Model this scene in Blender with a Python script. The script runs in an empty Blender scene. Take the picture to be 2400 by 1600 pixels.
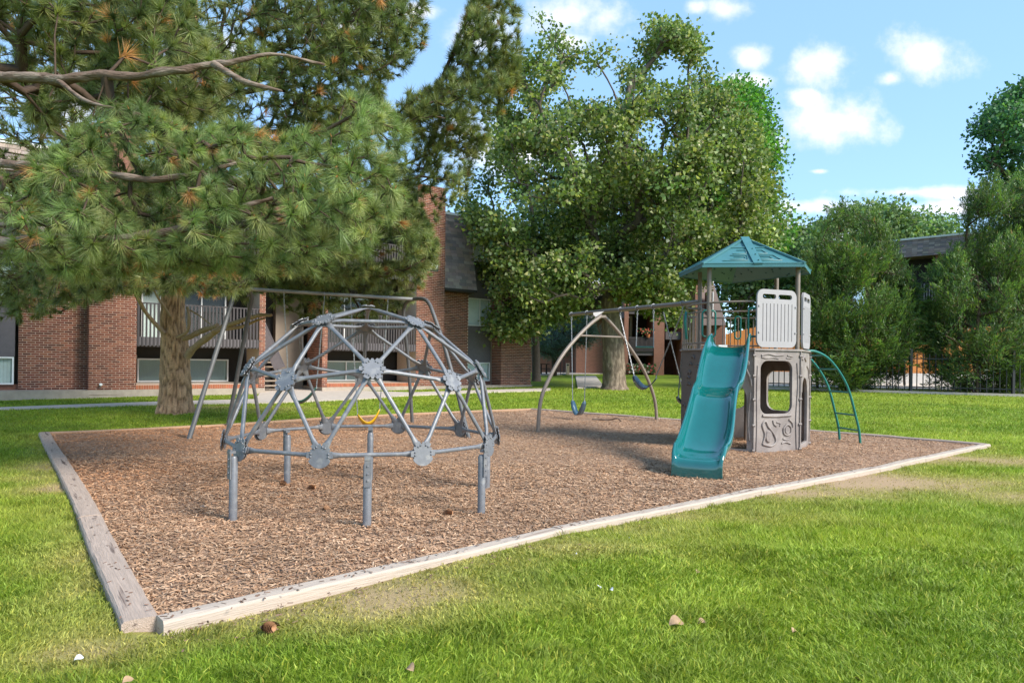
import bpy, math, random
import numpy as np
from mathutils import Vector, Matrix, noise as mn
from mathutils.geometry import tessellate_polygon

random.seed(7); R = np.random.RandomState(7)
PI = math.pi
S = bpy.context.scene
C = S.collection

# ---------------------------------------------------------------- camera
H, FX, ROLL, CU, CV = 1.3, 1600.0, 0.012, 1200.0, 850.0
cam = bpy.data.cameras.new('camera'); cam.sensor_width = 36; cam.lens = 24.0
cam.shift_y = 50.0 / 2400.0; cam.clip_start = 0.05; cam.clip_end = 3000
co = bpy.data.objects.new('camera', cam); C.objects.link(co)
co.matrix_world = Matrix.Translation((0, 0, H)) @ Matrix.Rotation(PI/2, 4, 'X') @ Matrix.Rotation(ROLL, 4, 'Z')
S.camera = co

# ---------------------------------------------------------------- world, sun, exposure
SUN_DIR = Vector((0.80, -0.52, 0.72)).normalized()        # direction towards the sun (right, behind the camera)
SUN_EL = math.asin(SUN_DIR.z); SUN_AZ = math.atan2(SUN_DIR.x, SUN_DIR.y)
W = bpy.data.worlds.new('World'); S.world = W; W.use_nodes = True
wt = W.node_tree; wt.nodes.clear(); wn, wl = wt.nodes, wt.links
def N(tree, typ, **kw):
    n = tree.nodes.new(typ)
    for k, v in kw.items():
        if k.startswith('i_'):
            n.inputs[k[2:]].default_value = v
        else: setattr(n, k, v)
    return n
def math_(t, op, a, b=None, c=None, clamp=False):
    n = t.nodes.new('ShaderNodeMath'); n.operation = op; n.use_clamp = clamp
    for i, v in enumerate((a, b, c)):
        if v is None: continue
        if isinstance(v, (int, float)): n.inputs[i].default_value = v
        else: t.links.new(v, n.inputs[i])
    return n.outputs[0]
out = wn.new('ShaderNodeOutputWorld'); bg = wn.new('ShaderNodeBackground'); bg.inputs[1].default_value = 0.14
sky = wn.new('ShaderNodeTexSky'); sky.sky_type = 'NISHITA'; sky.sun_disc = False
sky.sun_elevation = SUN_EL; sky.sun_rotation = SUN_AZ; sky.air_density = 1.0; sky.dust_density = 0.6; sky.ozone_density = 2.0; sky.altitude = 1600
tc = wn.new('ShaderNodeTexCoord'); sep = wn.new('ShaderNodeSeparateXYZ'); wl.new(tc.outputs['Generated'], sep.inputs[0])
yy = math_(wt, 'MAXIMUM', math_(wt, 'ABSOLUTE', sep.outputs['Y']), 0.02)
px_ = math_(wt, 'DIVIDE', sep.outputs['X'], yy); pz_ = math_(wt, 'DIVIDE', sep.outputs['Z'], yy)
cvec = wn.new('ShaderNodeCombineXYZ'); wl.new(px_, cvec.inputs[0]); wl.new(pz_, cvec.inputs[1])
nz = N(wt, 'ShaderNodeTexNoise'); nz.inputs['Scale'].default_value = 13; nz.inputs['Detail'].default_value = 9; nz.inputs['Roughness'].default_value = 0.62
wl.new(cvec.outputs[0], nz.inputs['Vector'])
CLOUDS = [(1925, 145, 75, 52), (2165, 125, 95, 55), (1945, 278, 135, 62), (2082, 172, 34, 20), (1750, 122, 42, 30), (1695, 18, 60, 34), (1625, 12, 34, 20),
          (1340, 40, 120, 60), (1110, 80, 80, 55), (1330, 95, 70, 30), (1075, 300, 80, 44), (1880, 478, 150, 22), (2150, 440, 170, 15),
          (2180, 478, 190, 20), (1880, 225, 40, 26), (1915, 393, 26, 7), (1230, 350, 180, 70), (820, 60, 60, 50), (960, 30, 70, 20), (1745, 185, 50, 20), (1800, 330, 40, 30),
          (1700, 520, 260, 26), (2050, 560, 300, 30), (150, 240, 130, 60), (450, 130, 120, 50)]
field = None
for (u, v, rx, ry) in CLOUDS:
    a, b = (u-CU)/FX, (CV-v)/FX
    dx = math_(wt, 'MULTIPLY', math_(wt, 'SUBTRACT', px_, a), FX/rx)
    dz = math_(wt, 'MULTIPLY', math_(wt, 'SUBTRACT', pz_, b), FX/ry)
    d = math_(wt, 'SQRT', math_(wt, 'ADD', math_(wt, 'MULTIPLY', dx, dx), math_(wt, 'MULTIPLY', dz, dz)))
    f = math_(wt, 'SUBTRACT', 1.0, d)
    field = f if field is None else math_(wt, 'MAXIMUM', field, f)
field = math_(wt, 'MAXIMUM', field, -0.9)
nn = math_(wt, 'MULTIPLY', math_(wt, 'SUBTRACT', nz.outputs['Fac'], 0.5), 3.0)
F_ = math_(wt, 'ADD', field, nn)
mr = N(wt, 'ShaderNodeMapRange', interpolation_type='SMOOTHSTEP'); mr.inputs['From Min'].default_value = -0.35; mr.inputs['From Max'].default_value = 1.05
wl.new(F_, mr.inputs['Value'])
# sky tint: soften the blue towards a paler summer sky
tint = N(wt, 'ShaderNodeMix', data_type='RGBA', blend_type='MIX'); tint.inputs['Factor'].default_value = 0.5
tint.inputs['B'].default_value = (1.6, 2.9, 4.4, 1)
wl.new(sky.outputs[0], tint.inputs['A'])
cm = N(wt, 'ShaderNodeMix', data_type='RGBA', blend_type='MIX'); cm.inputs['B'].default_value = (4.1, 4.1, 4.25, 1)
wl.new(math_(wt, 'MULTIPLY', mr.outputs[0], 0.93), cm.inputs['Factor']); wl.new(tint.outputs['Result'], cm.inputs['A'])
wl.new(cm.outputs['Result'], bg.inputs[0]); wl.new(bg.outputs[0], out.inputs[0])

sd = bpy.data.lights.new('sun', 'SUN'); sd.energy = 3.05; sd.angle = math.radians(20); sd.color = (1.0, 0.94, 0.85)
so = bpy.data.objects.new('sun', sd); C.objects.link(so); so.rotation_euler = SUN_DIR.to_track_quat('Z', 'Y').to_euler()
so.location = (10, -10, 20)
S.view_settings.view_transform = 'Standard'; S.view_settings.look = 'None'; S.view_settings.gamma = 1
S.view_settings.exposure = 1.17; S.view_settings.use_curve_mapping = False
S.render.engine = 'CYCLES'

# ---------------------------------------------------------------- pixel -> place (photograph is 2400 x 1600)
def ray(u, v):
    du, dv = u-CU, v-CV
    return (du+ROLL*dv)/FX, (dv-ROLL*du)/FX
def at(u, v, Y):
    a, b = ray(u, v); return Vector((a*Y, Y, H-b*Y))
def gz(x, y):
    t = np.maximum(0, np.asarray(y, float)-12); r = 0.016*t*t/(t+2.5)
    return r if r.shape else float(r)
def ground(u, v, dz=0.0):
    a, b = ray(u, v); Y = (H-dz)/max(b, 1e-4)
    for _ in range(40): Y = 0.5*Y+0.5*(H-dz-gz(0, Y))/max(b, 1e-4)
    return Vector((a*Y, Y, gz(0, Y)+dz))
def onplane(u, v, P, Q):
    a, b = ray(u, v); dx, dy = Q[0]-P[0], Q[1]-P[1]
    # P + t d = k (a,1)
    det = dx*(-1)-(-a)*dy
    t = ((-P[0])*(-1)-(-a)*(-P[1]))/det
    Y = P[1]+t*dy
    return Vector((a*Y, Y, H-b*Y))
def inpoly(x, y, poly):
    x = np.asarray(x); y = np.asarray(y); c = np.zeros(x.shape, bool); n = len(poly)
    for i in range(n):
        x0, y0 = poly[i][0], poly[i][1]; x1, y1 = poly[i-1][0], poly[i-1][1]
        if y0 == y1: continue
        m = ((y0 > y) != (y1 > y)) & (x < (x1-x0)*(y-y0)/(y1-y0)+x0); c ^= m
    return c
def edist(x, y, poly):
    d = np.full(np.shape(x), 1e9); n = len(poly)
    for i in range(n):
        ax, ay = poly[i][0], poly[i][1]; bx, by = poly[i-1][0], poly[i-1][1]
        L = (bx-ax)**2+(by-ay)**2+1e-9
        t = np.clip(((x-ax)*(bx-ax)+(y-ay)*(by-ay))/L, 0, 1)
        d = np.minimum(d, np.hypot(x-ax-t*(bx-ax), y-ay-t*(by-ay)))
    return d
_lat = R.rand(64, 64)
def vnoise(x, y, s=1.0):
    x = np.asarray(x)*s; y = np.asarray(y)*s; xi = np.floor(x).astype(int); yi = np.floor(y).astype(int)
    fx = x-xi; fy = y-yi; fx = fx*fx*(3-2*fx); fy = fy*fy*(3-2*fy)
    g = lambda i, j: _lat[i % 64, j % 64]
    return (g(xi, yi)*(1-fx)+g(xi+1, yi)*fx)*(1-fy)+(g(xi, yi+1)*(1-fx)+g(xi+1, yi+1)*fx)*fy
def fbm(x, y, s=1.0): return vnoise(x, y, s)*.55+vnoise(x+17, y+5, s*2.1)*.28+vnoise(x+3, y+31, s*4.3)*.17

# ---------------------------------------------------------------- materials
MATS = {}
def mat(name, col=(.5, .5, .5), rough=.6, metal=0.0, var=0.0, vscale=8.0, stretch=(1, 1, 1), bump=0.0, bscale=30.0, vc=False,
        trans=0.0, spec=.5, col2=None, c2scale=3.0, c2lo=.45, c2hi=.6, obj=False, coat=0.0, detail=6):
    if name in MATS: return MATS[name]
    m = bpy.data.materials.new(name); m.use_nodes = True; t = m.node_tree; t.nodes.clear(); L = t.links
    o = t.nodes.new('ShaderNodeOutputMaterial'); b = t.nodes.new('ShaderNodeBsdfPrincipled')
    b.inputs['Roughness'].default_value = rough; b.inputs['Metallic'].default_value = metal
    b.inputs['Specular IOR Level'].default_value = spec; b.inputs['Coat Weight'].default_value = coat
    if vc:
        a = t.nodes.new('ShaderNodeAttribute'); a.attribute_name = 'col'; c = a.outputs['Color']
    else:
        a = t.nodes.new('ShaderNodeRGB'); a.outputs[0].default_value = (*col, 1); c = a.outputs[0]
    if obj: src = t.nodes.new('ShaderNodeTexCoord').outputs['Object']
    else: src = t.nodes.new('ShaderNodeNewGeometry').outputs['Position']
    mp = t.nodes.new('ShaderNodeMapping'); mp.inputs['Scale'].default_value = stretch; L.new(src, mp.inputs[0]); src = mp.outputs[0]
    if col2 is not None:
        n = N(t, 'ShaderNodeTexNoise'); n.inputs['Scale'].default_value = c2scale; n.inputs['Detail'].default_value = 8; L.new(src, n.inputs['Vector'])
        r = N(t, 'ShaderNodeMapRange', interpolation_type='SMOOTHSTEP'); r.inputs['From Min'].default_value = c2lo; r.inputs['From Max'].default_value = c2hi
        L.new(n.outputs['Fac'], r.inputs['Value'])
        x = N(t, 'ShaderNodeMix', data_type='RGBA'); L.new(r.outputs[0], x.inputs['Factor']); L.new(c, x.inputs['A']); x.inputs['B'].default_value = (*col2, 1); c = x.outputs['Result']
    if var > 0:
        n = N(t, 'ShaderNodeTexNoise'); n.inputs['Scale'].default_value = vscale; n.inputs['Detail'].default_value = detail; n.inputs['Roughness'].default_value = .65; L.new(src, n.inputs['Vector'])
        r = N(t, 'ShaderNodeMapRange'); r.inputs['From Min'].default_value = .25; r.inputs['From Max'].default_value = .75
        r.inputs['To Min'].default_value = 1-var; r.inputs['To Max'].default_value = 1+var; L.new(n.outputs['Fac'], r.inputs['Value'])
        x = N(t, 'ShaderNodeVectorMath', operation='SCALE'); L.new(c, x.inputs[0]); L.new(r.outputs[0], x.inputs['Scale']); c = x.outputs[0]
    L.new(c, b.inputs['Base Color'])
    if bump > 0:
        n = N(t, 'ShaderNodeTexNoise'); n.inputs['Scale'].default_value = bscale; n.inputs['Detail'].default_value = 6; L.new(src, n.inputs['Vector'])
        bp = t.nodes.new('ShaderNodeBump'); bp.inputs['Strength'].default_value = bump; bp.inputs['Distance'].default_value = .02
        L.new(n.outputs['Fac'], bp.inputs['Height']); L.new(bp.outputs[0], b.inputs['Normal'])
    sh = b.outputs[0]
    if trans > 0:
        tr = t.nodes.new('ShaderNodeBsdfTranslucent'); g = N(t, 'ShaderNodeVectorMath', operation='MULTIPLY'); g.inputs[1].default_value = (1.15, 1.25, .6)
        L.new(c, g.inputs[0]); L.new(g.outputs[0], tr.inputs[0])
        mx = t.nodes.new('ShaderNodeMixShader'); mx.inputs[0].default_value = trans; L.new(b.outputs[0], mx.inputs[1]); L.new(tr.outputs[0], mx.inputs[2]); sh = mx.outputs[0]
    L.new(sh, o.inputs[0]); MATS[name] = m; return m
def glass_mat():
    if 'glass' in MATS: return MATS['glass']
    m = bpy.data.materials.new('glass'); m.use_nodes = True; t = m.node_tree; t.nodes.clear()
    o = t.nodes.new('ShaderNodeOutputMaterial'); g = t.nodes.new('ShaderNodeBsdfGlossy'); g.inputs['Roughness'].default_value = .03
    tr = t.nodes.new('ShaderNodeBsdfTransparent'); tr.inputs[0].default_value = (.92, .96, .95, 1)
    fr = t.nodes.new('ShaderNodeFresnel'); fr.inputs[0].default_value = 1.4; mx = t.nodes.new('ShaderNodeMixShader')
    ge = t.nodes.new('ShaderNodeNewGeometry'); t.links.new(math_(t, 'MULTIPLY', fr.outputs[0], math_(t, 'SUBTRACT', 1.0, ge.outputs['Backfacing'])), mx.inputs[0]); t.links.new(tr.outputs[0], mx.inputs[1]); t.links.new(g.outputs[0], mx.inputs[2]); t.links.new(mx.outputs[0], o.inputs[0])
    MATS['glass'] = m; return m

LEAF = mat('foliage', vc=True, rough=.45, trans=.38, spec=.4)
NEEDLE = mat('needles', vc=True, rough=.4, trans=.3, spec=.4)
GRASS = mat('grass_blades', vc=True, rough=.55, trans=.35, spec=.25)
LAWN = mat('lawn_soil', vc=True, rough=.95, var=.25, vscale=60, bump=.5, bscale=160, spec=.1)
BRICK = mat('brick', vc=True, rough=.9, var=.22, vscale=40, bump=.3, bscale=120, spec=.15)
MORTAR = mat('mortar', (.56, .43, .34), .95, var=.15, vscale=25, bump=.2, bscale=150, spec=.1)
CONC = mat('concrete', (.50, .43, .36), .9, var=.14, vscale=5, bump=.15, bscale=90, spec=.2)
CONC2 = mat('concrete_wall', (.36, .30, .24), .9, var=.2, vscale=5, bump=.15, bscale=90, spec=.2)
CHIP = mat('wood_chips', vc=True, rough=.9, var=.2, vscale=70, spec=.1)
CHIPBED = mat('chip_bed', (.36, .235, .155), .95, var=.5, vscale=38, bump=1.0, bscale=60, col2=(.36, .235, .165), c2scale=30, c2lo=.42, c2hi=.62, spec=.05)
STEEL = mat('grey_powder_coat', (.17, .172, .182), .45, metal=.2, col2=(.25, .245, .24), c2scale=14, c2lo=.52, c2hi=.7, var=.16, vscale=24, bump=.04, bscale=60)
STEELW = mat('galvanised_pipe', (.10, .10, .10), .55, metal=.1, var=.2, vscale=12)
CHAIN = mat('chain_steel', (.34, .34, .34), .45, metal=.6, var=.3, vscale=60)
TAN = mat('tan_powder_coat', (.21, .165, .13), .45, var=.12, vscale=14)
TEAL = mat('teal_paint', (.012, .16, .125), .32, var=.12, vscale=20)
SLIDE = mat('teal_plastic', (.003, .115, .108), .13, var=.12, vscale=5, bump=.03, bscale=7, coat=.7, spec=.8)
ROOFP = mat('roof_plastic', (.05, .165, .175), .42, var=.12, vscale=6, bump=.08, bscale=80)
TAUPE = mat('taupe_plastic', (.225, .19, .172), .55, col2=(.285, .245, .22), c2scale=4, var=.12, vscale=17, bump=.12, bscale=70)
TAUPE_SHADE = mat('taupe_plastic_shaded', (.13, .105, .094), .6, var=.12, vscale=7, bump=.12, bscale=70)  # same taupe plastic, with the shade of the away-facing parts put into its colour
WHITEP = mat('pale_plastic', (.33, .31, .31), .5, var=.05, vscale=8, bump=.03, bscale=60)
SIDING = mat('grey_siding', (.115, .10, .105), .7, var=.14, vscale=9)
SLAT = mat('weathered_slat', (.052, .043, .043), .75, var=.28, vscale=12, stretch=(1, 1, .3))
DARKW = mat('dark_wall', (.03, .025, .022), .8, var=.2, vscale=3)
TANW = mat('tan_wall', (.27, .215, .165), .85, var=.1, vscale=4)
WHITE = mat('white_trim', (.74, .73, .70), .5, var=.06, vscale=8)
BLIND = mat('blinds', (.34, .37, .37), .7, var=.1, vscale=9, stretch=(6, 6, .3))
SHING = mat('shingle', vc=True, rough=.95, var=.25, vscale=50, bump=.4, bscale=140, spec=.1)
ROOFT = mat('roof_deck', (.24, .22, .20), .9, var=.2)
BARKP = mat('pine_bark', (.235, .145, .095), .95, var=.35, vscale=16, stretch=(1, 1, .35), bump=1.0, bscale=40, col2=(.36, .25, .17), c2scale=11, c2lo=.42, c2hi=.62, spec=.1)
BARKD = mat('grey_bark', (.15, .115, .085), .95, var=.35, vscale=14, stretch=(1, 1, .3), bump=1.0, bscale=30, col2=(.27, .21, .155), c2scale=8, spec=.1)
TWIG = mat('twig', (.085, .058, .042), .9, var=.3, vscale=20, spec=.1)
TWIGR = mat('pine_limb', (.155, .105, .078), .9, col2=(.25, .19, .15), c2scale=9, var=.35, vscale=22, stretch=(.35, 1, 1.6), bump=1.0, bscale=40, spec=.1)
TIMBER = mat('timber_pale', (.45, .37, .30), .85, var=.16, vscale=14, stretch=(.35, 5, 5), bump=.35, bscale=26, obj=True, col2=(.30, .22, .17), c2scale=3.4, c2lo=.60, c2hi=.70, spec=.15)
TIMBERG = mat('timber_grey', (.40, .31, .25), .9, var=.22, vscale=14, stretch=(.3, 5, 5), bump=.5, bscale=26, obj=True, col2=(.13, .095, .08), c2scale=3.2, c2lo=.60, c2hi=.68, spec=.1)
TIMBERO = mat('timber_orange', (.40, .255, .16), .85, var=.2, vscale=14, stretch=(.35, 5, 5), bump=.3, bscale=26, obj=True, spec=.15)
GRAVEL = mat('gravel', (.33, .22, .15), .95, var=.5, vscale=26, bump=1, bscale=50, col2=(.48, .37, .28), c2scale=24, c2lo=.48, c2hi=.62)
ORANGE = mat('orange_boards', (.52, .20, .045), .75, var=.12, vscale=7, stretch=(3, 3, .3))
BLACK = mat('black_iron', (.015, .015, .018), .5)
SEATB = mat('belt_dark', (.03, .07, .10), .22, spec=1.0, coat=.6)
SEATG = mat('belt_green', (.015, .07, .055), .4)
SEATY = mat('belt_yellow', (.62, .36, .01), .35)
CONE = mat('pine_cone', (.36, .185, .09), .85, var=.3, vscale=60)
DEADL = mat('dead_leaf', (.34, .22, .12), .8, var=.3, vscale=40)
PAPER = mat('pale_scrap', (.6, .6, .6), .7, var=.1, vscale=50)
BLUEP = mat('blue_plastic', (.01, .10, .16), .35, var=.1)
BEIGE = mat('beige_bin', (.58, .46, .33), .6, var=.06)
FARB = None

# ---------------------------------------------------------------- mesh helpers
ORI = {}
def org(p):
    return ORI.get(p.name, Vector((0, 0, 0))) if p is not None else Vector((0, 0, 0))
def link(o, parent, kind=None):
    C.objects.link(o)
    if parent is not None: o.parent = parent
    if kind: o['kind'] = kind
    return o
def tag(o, label=None, cat=None, group=None, kind=None):
    if label: o['label'] = label
    if cat: o['category'] = cat
    if group: o['group'] = group
    if kind: o['kind'] = kind
    return o
def thing(name, loc, label, cat, group=None):
    o = bpy.data.objects.new(name, None); o.empty_display_size = .2; C.objects.link(o); o.location = loc
    ORI[o.name] = Vector(loc); return tag(o, label, cat, group)
def np_mesh(name, V, Fc, m, parent=None, cols=None, smooth=False, kind=None):
    V = np.asarray(V, np.float32).reshape(-1, 3)
    og = org(parent)
    if parent is not None: V = V-np.array(og, np.float32)
    me = bpy.data.meshes.new(name); Fc = np.asarray(Fc, np.int32); k = Fc.shape[1]
    me.vertices.add(len(V)); me.vertices.foreach_set('co', V.ravel())
    me.loops.add(Fc.size); me.loops.foreach_set('vertex_index', Fc.ravel())
    me.polygons.add(len(Fc)); me.polygons.foreach_set('loop_start', np.arange(0, Fc.size, k, dtype=np.int32))
    try: me.polygons.foreach_set('loop_total', np.full(len(Fc), k, np.int32))
    except Exception: pass
    if smooth: me.polygons.foreach_set('use_smooth', np.ones(len(Fc), bool))
    if cols is not None:
        a = me.color_attributes.new('col', 'FLOAT_COLOR', 'POINT'); cc = np.ones((len(V), 4), np.float32); cc[:, :3] = cols
        a.data.foreach_set('color', cc.ravel())
    me.update(calc_edges=True); me.validate()
    me.materials.append(m)
    o = bpy.data.objects.new(name, me); link(o, parent, kind); ORI[o.name] = og; return o
class MB:
    def __init__(s): s.v = []; s.f = []; s.c = []; s.sm = []
    def add(s, vs, fs, smooth=False, col=None):
        b = len(s.v); s.v += [tuple(v) for v in vs]; s.f += [tuple(i+b for i in f) for f in fs]; s.sm += [smooth]*len(fs); s.c += [col or (.5, .5, .5)]*len(vs); return s
    def box(s, c, d, rot=None, col=None):
        c = Vector(c); hx, hy, hz = d[0]/2, d[1]/2, d[2]/2
        vs = [Vector((x, y, z)) for x in (-hx, hx) for y in (-hy, hy) for z in (-hz, hz)]
        if rot is not None: vs = [rot @ v for v in vs]
        return s.add([c+v for v in vs], [(0, 1, 3, 2), (4, 6, 7, 5), (0, 4, 5, 1), (2, 3, 7, 6), (0, 2, 6, 4), (1, 5, 7, 3)], col=col)
    def hexa(s, p, col=None):   # 8 points: bottom 4 ccw, top 4 ccw
        return s.add(p, [(3, 2, 1, 0), (4, 5, 6, 7), (0, 1, 5, 4), (1, 2, 6, 5), (2, 3, 7, 6), (3, 0, 4, 7)], col=col)
    def bar(s, a, b, w, h, up=(0, 0, 1), col=None):
        a, b = Vector(a), Vector(b); d = (b-a); L = d.length; d.normalize(); up = Vector(up)
        if abs(d.dot(up)) > .98: up = Vector((1, 0, 0))
        y = up.cross(d).normalized(); z = d.cross(y)
        return s.box((a+b)/2, (L, w, h), Matrix((d, y, z)).transposed(), col)
    def tube(s, pts, r, n=8, cap=True, smooth=True, col=None, flat=None):
        pts = [Vector(p) for p in pts]; m = len(pts); rs = r if isinstance(r, (list, tuple)) else [r]*m
        vs = []; prev = None
        for i, p in enumerate(pts):
            t = (pts[min(i+1, m-1)]-pts[max(i-1, 0)])
            if t.length < 1e-9: t = Vector((0, 0, 1))
            t.normalize()
            if prev is None:
                a = Vector((0, 0, 1)) if abs(t.z) < .9 else Vector((1, 0, 0)); x = a.cross(t).normalized()
            else:
                x = prev-t*prev.dot(t)
                x = x.normalized() if x.length > 1e-6 else Vector((1, 0, 0))
            prev = x; y = t.cross(x)
            fl = flat[i] if flat else 1.0
            for k in range(n):
                a = 2*PI*k/n; vs.append(p+x*math.cos(a)*rs[i]+y*math.sin(a)*rs[i]*fl)
        fs = []
        for i in range(m-1):
            for k in range(n):
                k2 = (k+1) % n; fs.append((i*n+k, i*n+k2, (i+1)*n+k2, (i+1)*n+k))
        s.add(vs, fs, smooth, col)
        if cap:
            s.add(vs[:n], [tuple(range(n-1, -1, -1))], False, col); s.add(vs[-n:], [tuple(range(n))], False, col)
        return s
    def poly(s, outer, holes, org_, ux, uy, th, col=None):
        """flat shape (2D lists) with holes, extruded by th along ux x uy"""
        ux, uy, org_ = Vector(ux).normalized(), Vector(uy).normalized(), Vector(org_); nz_ = ux.cross(uy)
        loops = [outer]+list(holes); flat = [q for l in loops for q in l]
        tri = tessellate_polygon([[Vector((q[0], q[1], 0)) for q in l] for l in loops])
        P = [org_+ux*q[0]+uy*q[1] for q in flat]; n = len(P); vs = [p+nz_*th for p in P]+P; fs = []
        for t in tri:
            a, b, c = [Vector((*flat[i], 0)) for i in t]
            if (b-a).cross(c-a).z < 0: t = (t[0], t[2], t[1])
            fs.append(tuple(t)); fs.append(tuple(i+n for i in reversed(t)))
        b0 = 0
        for l in loops:
            m = len(l)
            for i in range(m): fs.append((b0+i, b0+(i+1) % m, b0+(i+1) % m+n, b0+i+n))
            b0 += m
        return s.add(vs, fs, col=col)
    def build(s, name, m, parent=None, kind=None, bevel=0, vc=False, recalc=True, sharp=None):
        og = org(parent); me = bpy.data.meshes.new(name)
        me.from_pydata([(v[0]-og.x, v[1]-og.y, v[2]-og.z) for v in s.v], [], s.f)
        me.polygons.foreach_set('use_smooth', s.sm)
        if vc:
            a = me.color_attributes.new('col', 'FLOAT_COLOR', 'POINT'); cc = np.ones((len(s.v), 4), np.float32); cc[:, :3] = s.c
            a.data.foreach_set('color', cc.ravel())
        me.materials.append(m); me.update()
        if recalc:
            import bmesh
            bm = bmesh.new(); bm.from_mesh(me); bmesh.ops.recalc_face_normals(bm, faces=bm.faces); bm.to_mesh(me); bm.free()
        o = bpy.data.objects.new(name, me); link(o, parent, kind); ORI[o.name] = og
        if bevel:
            b = o.modifiers.new('bevel', 'BEVEL'); b.width = bevel; b.segments = 2; b.limit_method = 'ANGLE'
        return o
def rrect(x0, y0, x1, y1, r, n=5):
    p = []
    for cx, cy, a0 in ((x1-r, y1-r, 0), (x0+r, y1-r, 90), (x0+r, y0+r, 180), (x1-r, y0+r, 270)):
        for i in range(n+1):
            a = math.radians(a0+90*i/n); p.append((cx+r*math.cos(a), cy+r*math.sin(a)))
    return p
def jit(c, a=.15):
    k = 1+random.uniform(-a, a); return tuple(max(0, x*k*(1+random.uniform(-a, a)*.4)) for x in c)

# ---------------------------------------------------------------- layout of the wood-chip bed
near_px = [(372, 1452), (690, 1384), (990, 1310), (1305, 1238), (1540, 1190), (1772, 1147), (2051, 1096), (2159, 1072), (2312, 1040)]
left_px = [(330, 1452), (212, 1209), (140, 1075), (104, 1013)]
backl_px = [(104, 1013), (470, 997), (800, 976), (1040, 965), (1245, 957)]
backr_px = [(1245, 957), (1420, 969), (1620, 984), (1890, 1006), (2100, 1022), (2312, 1040)]
g2 = lambda l: [ground(u, v, .05) for (u, v) in l]
NEAR, LEFT, BACKL, BACKR = g2(near_px), g2(left_px), g2(backl_px), g2(backr_px)
BED = [(p.x, p.y) for p in LEFT+BACKL[1:]+BACKR[1:]+list(reversed(NEAR))[1:]]
def gp(l): return [(ground(u, v).x, ground(u, v).y) for (u, v) in l]

# ---------------------------------------------------------------- facade frame of the near building
FO = Vector((-12.3, 20.5, 0)); FD = Vector((math.cos(math.radians(36.5)), math.sin(math.radians(36.5)), 0)); FN = Vector((FD.y, -FD.x, 0))
def F(s, n, z): return FO+FD*s+FN*n+Vector((0, 0, z))

PATH1 = gp([(-260, 966), (0, 957), (375, 943), (604, 937), (604, 946), (375, 949), (0, 962), (-260, 972)])
PLAZA = gp([(619, 911), (772, 906), (792, 916), (965, 921.5), (1120, 916), (1290, 911), (1290, 916.5), (1120, 921), (965, 928), (830, 938), (600, 946.5), (598, 938)])
SLAB = gp([(1349, 882.7), (1396, 882.2), (1416, 908.5), (1354, 911)])
PATIO = gp([(1256, 880), (1420, 876), (1420, 873), (1256, 874)])
BFOOT = [tuple(F(-6, .25, 0)[:2]), tuple(F(16.6, .25, 0)[:2]), tuple(F(16.6, -12, 0)[:2]), tuple(F(-6, -12, 0)[:2])]
GRV = [tuple(F(-8, .1, 0)[:2])]+gp([(0, 928), (100, 932), (200, 932), (340, 927), (560, 921)])+[tuple(F(4.2, .1, 0)[:2])]

# dryness of the lawn (0 lush, 1 straw, >1 bare)
DRY = [(700, 1420, .45, .22, .9), (880, 1420, .55, .25, 1.0), (1000, 1400, .6, .22, .9), (820, 1450, .35, .18, .8), (560, 1440, .3, .15, .6), (1150, 1330, .5, .25, .6), (1350, 1290, .6, .18, .75),
       (2060, 1130, 1.1, .42, 1.6), (1900, 1155, .8, .25, 1.1), (2250, 1130, 1.0, .3, 1.1), (2360, 1080, 1.2, .35, 1.2), (2200, 1070, .8, .3, .8), (2390, 1160, 1, .4, 1.0), (1700, 1215, .9, .2, .8),
       (150, 1140, .35, .25, .9), (205, 1130, .25, .3, .9), (140, 1090, .4, .3, .7), (250, 1350, .18, .4, .6), (150, 1540, .25, .12, .7), (40, 1120, .3, .2, .6), (225, 1290, .15, .3, .6), (620, 960, 1.2, .8, .8), (480, 955, .9, .5, .9), (1500, 1240, .6, .2, .5)]
DRYG = [(*ground(u, v)[:2], rx*1.2, ry*1.6, a) for (u, v, rx, ry, a) in DRY]
def dryness(x, y):
    d = np.zeros(np.shape(x))
    for cx, cy, rx, ry, a in DRYG:
        r = ((x-cx)/(rx))**2+((y-cy)/(ry))**2; d = np.maximum(d, a*np.exp(-r*.9))
    n = fbm(x, y, 1.6)
    near = np.exp(-(edist(x, y, BED)/.5)**2)*.5*(y < 14)*(.4+1.2*fbm(x+4, y, .9))
    return np.clip(d+near+(n-.5)*.9-.12+.10*(fbm(x, y, .35)-.4), 0, 1.6)
def lawncol(x, y, soil=False):
    d = dryness(x, y)[:, None]; n = fbm(x, y, 3.1)[:, None]; n2 = fbm(x+50, y, .55)[:, None]
    lush = np.array([.135, .225, .020])*(1-n2)+np.array([.325, .385, .044])*n2; lush = lush*(.80+.44*n)
    straw = np.array([.43, .37, .115])
    bare = np.array([.42, .29, .17])
    if soil: lush = lush*.80; straw = np.array([.30, .25, .09])
    c = lush+(straw-lush)*np.clip(d*.85, 0, .9); return c+(bare-c)*np.clip((d-.9)*1.6, 0, 1)*(1.0 if soil else .4)

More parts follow.
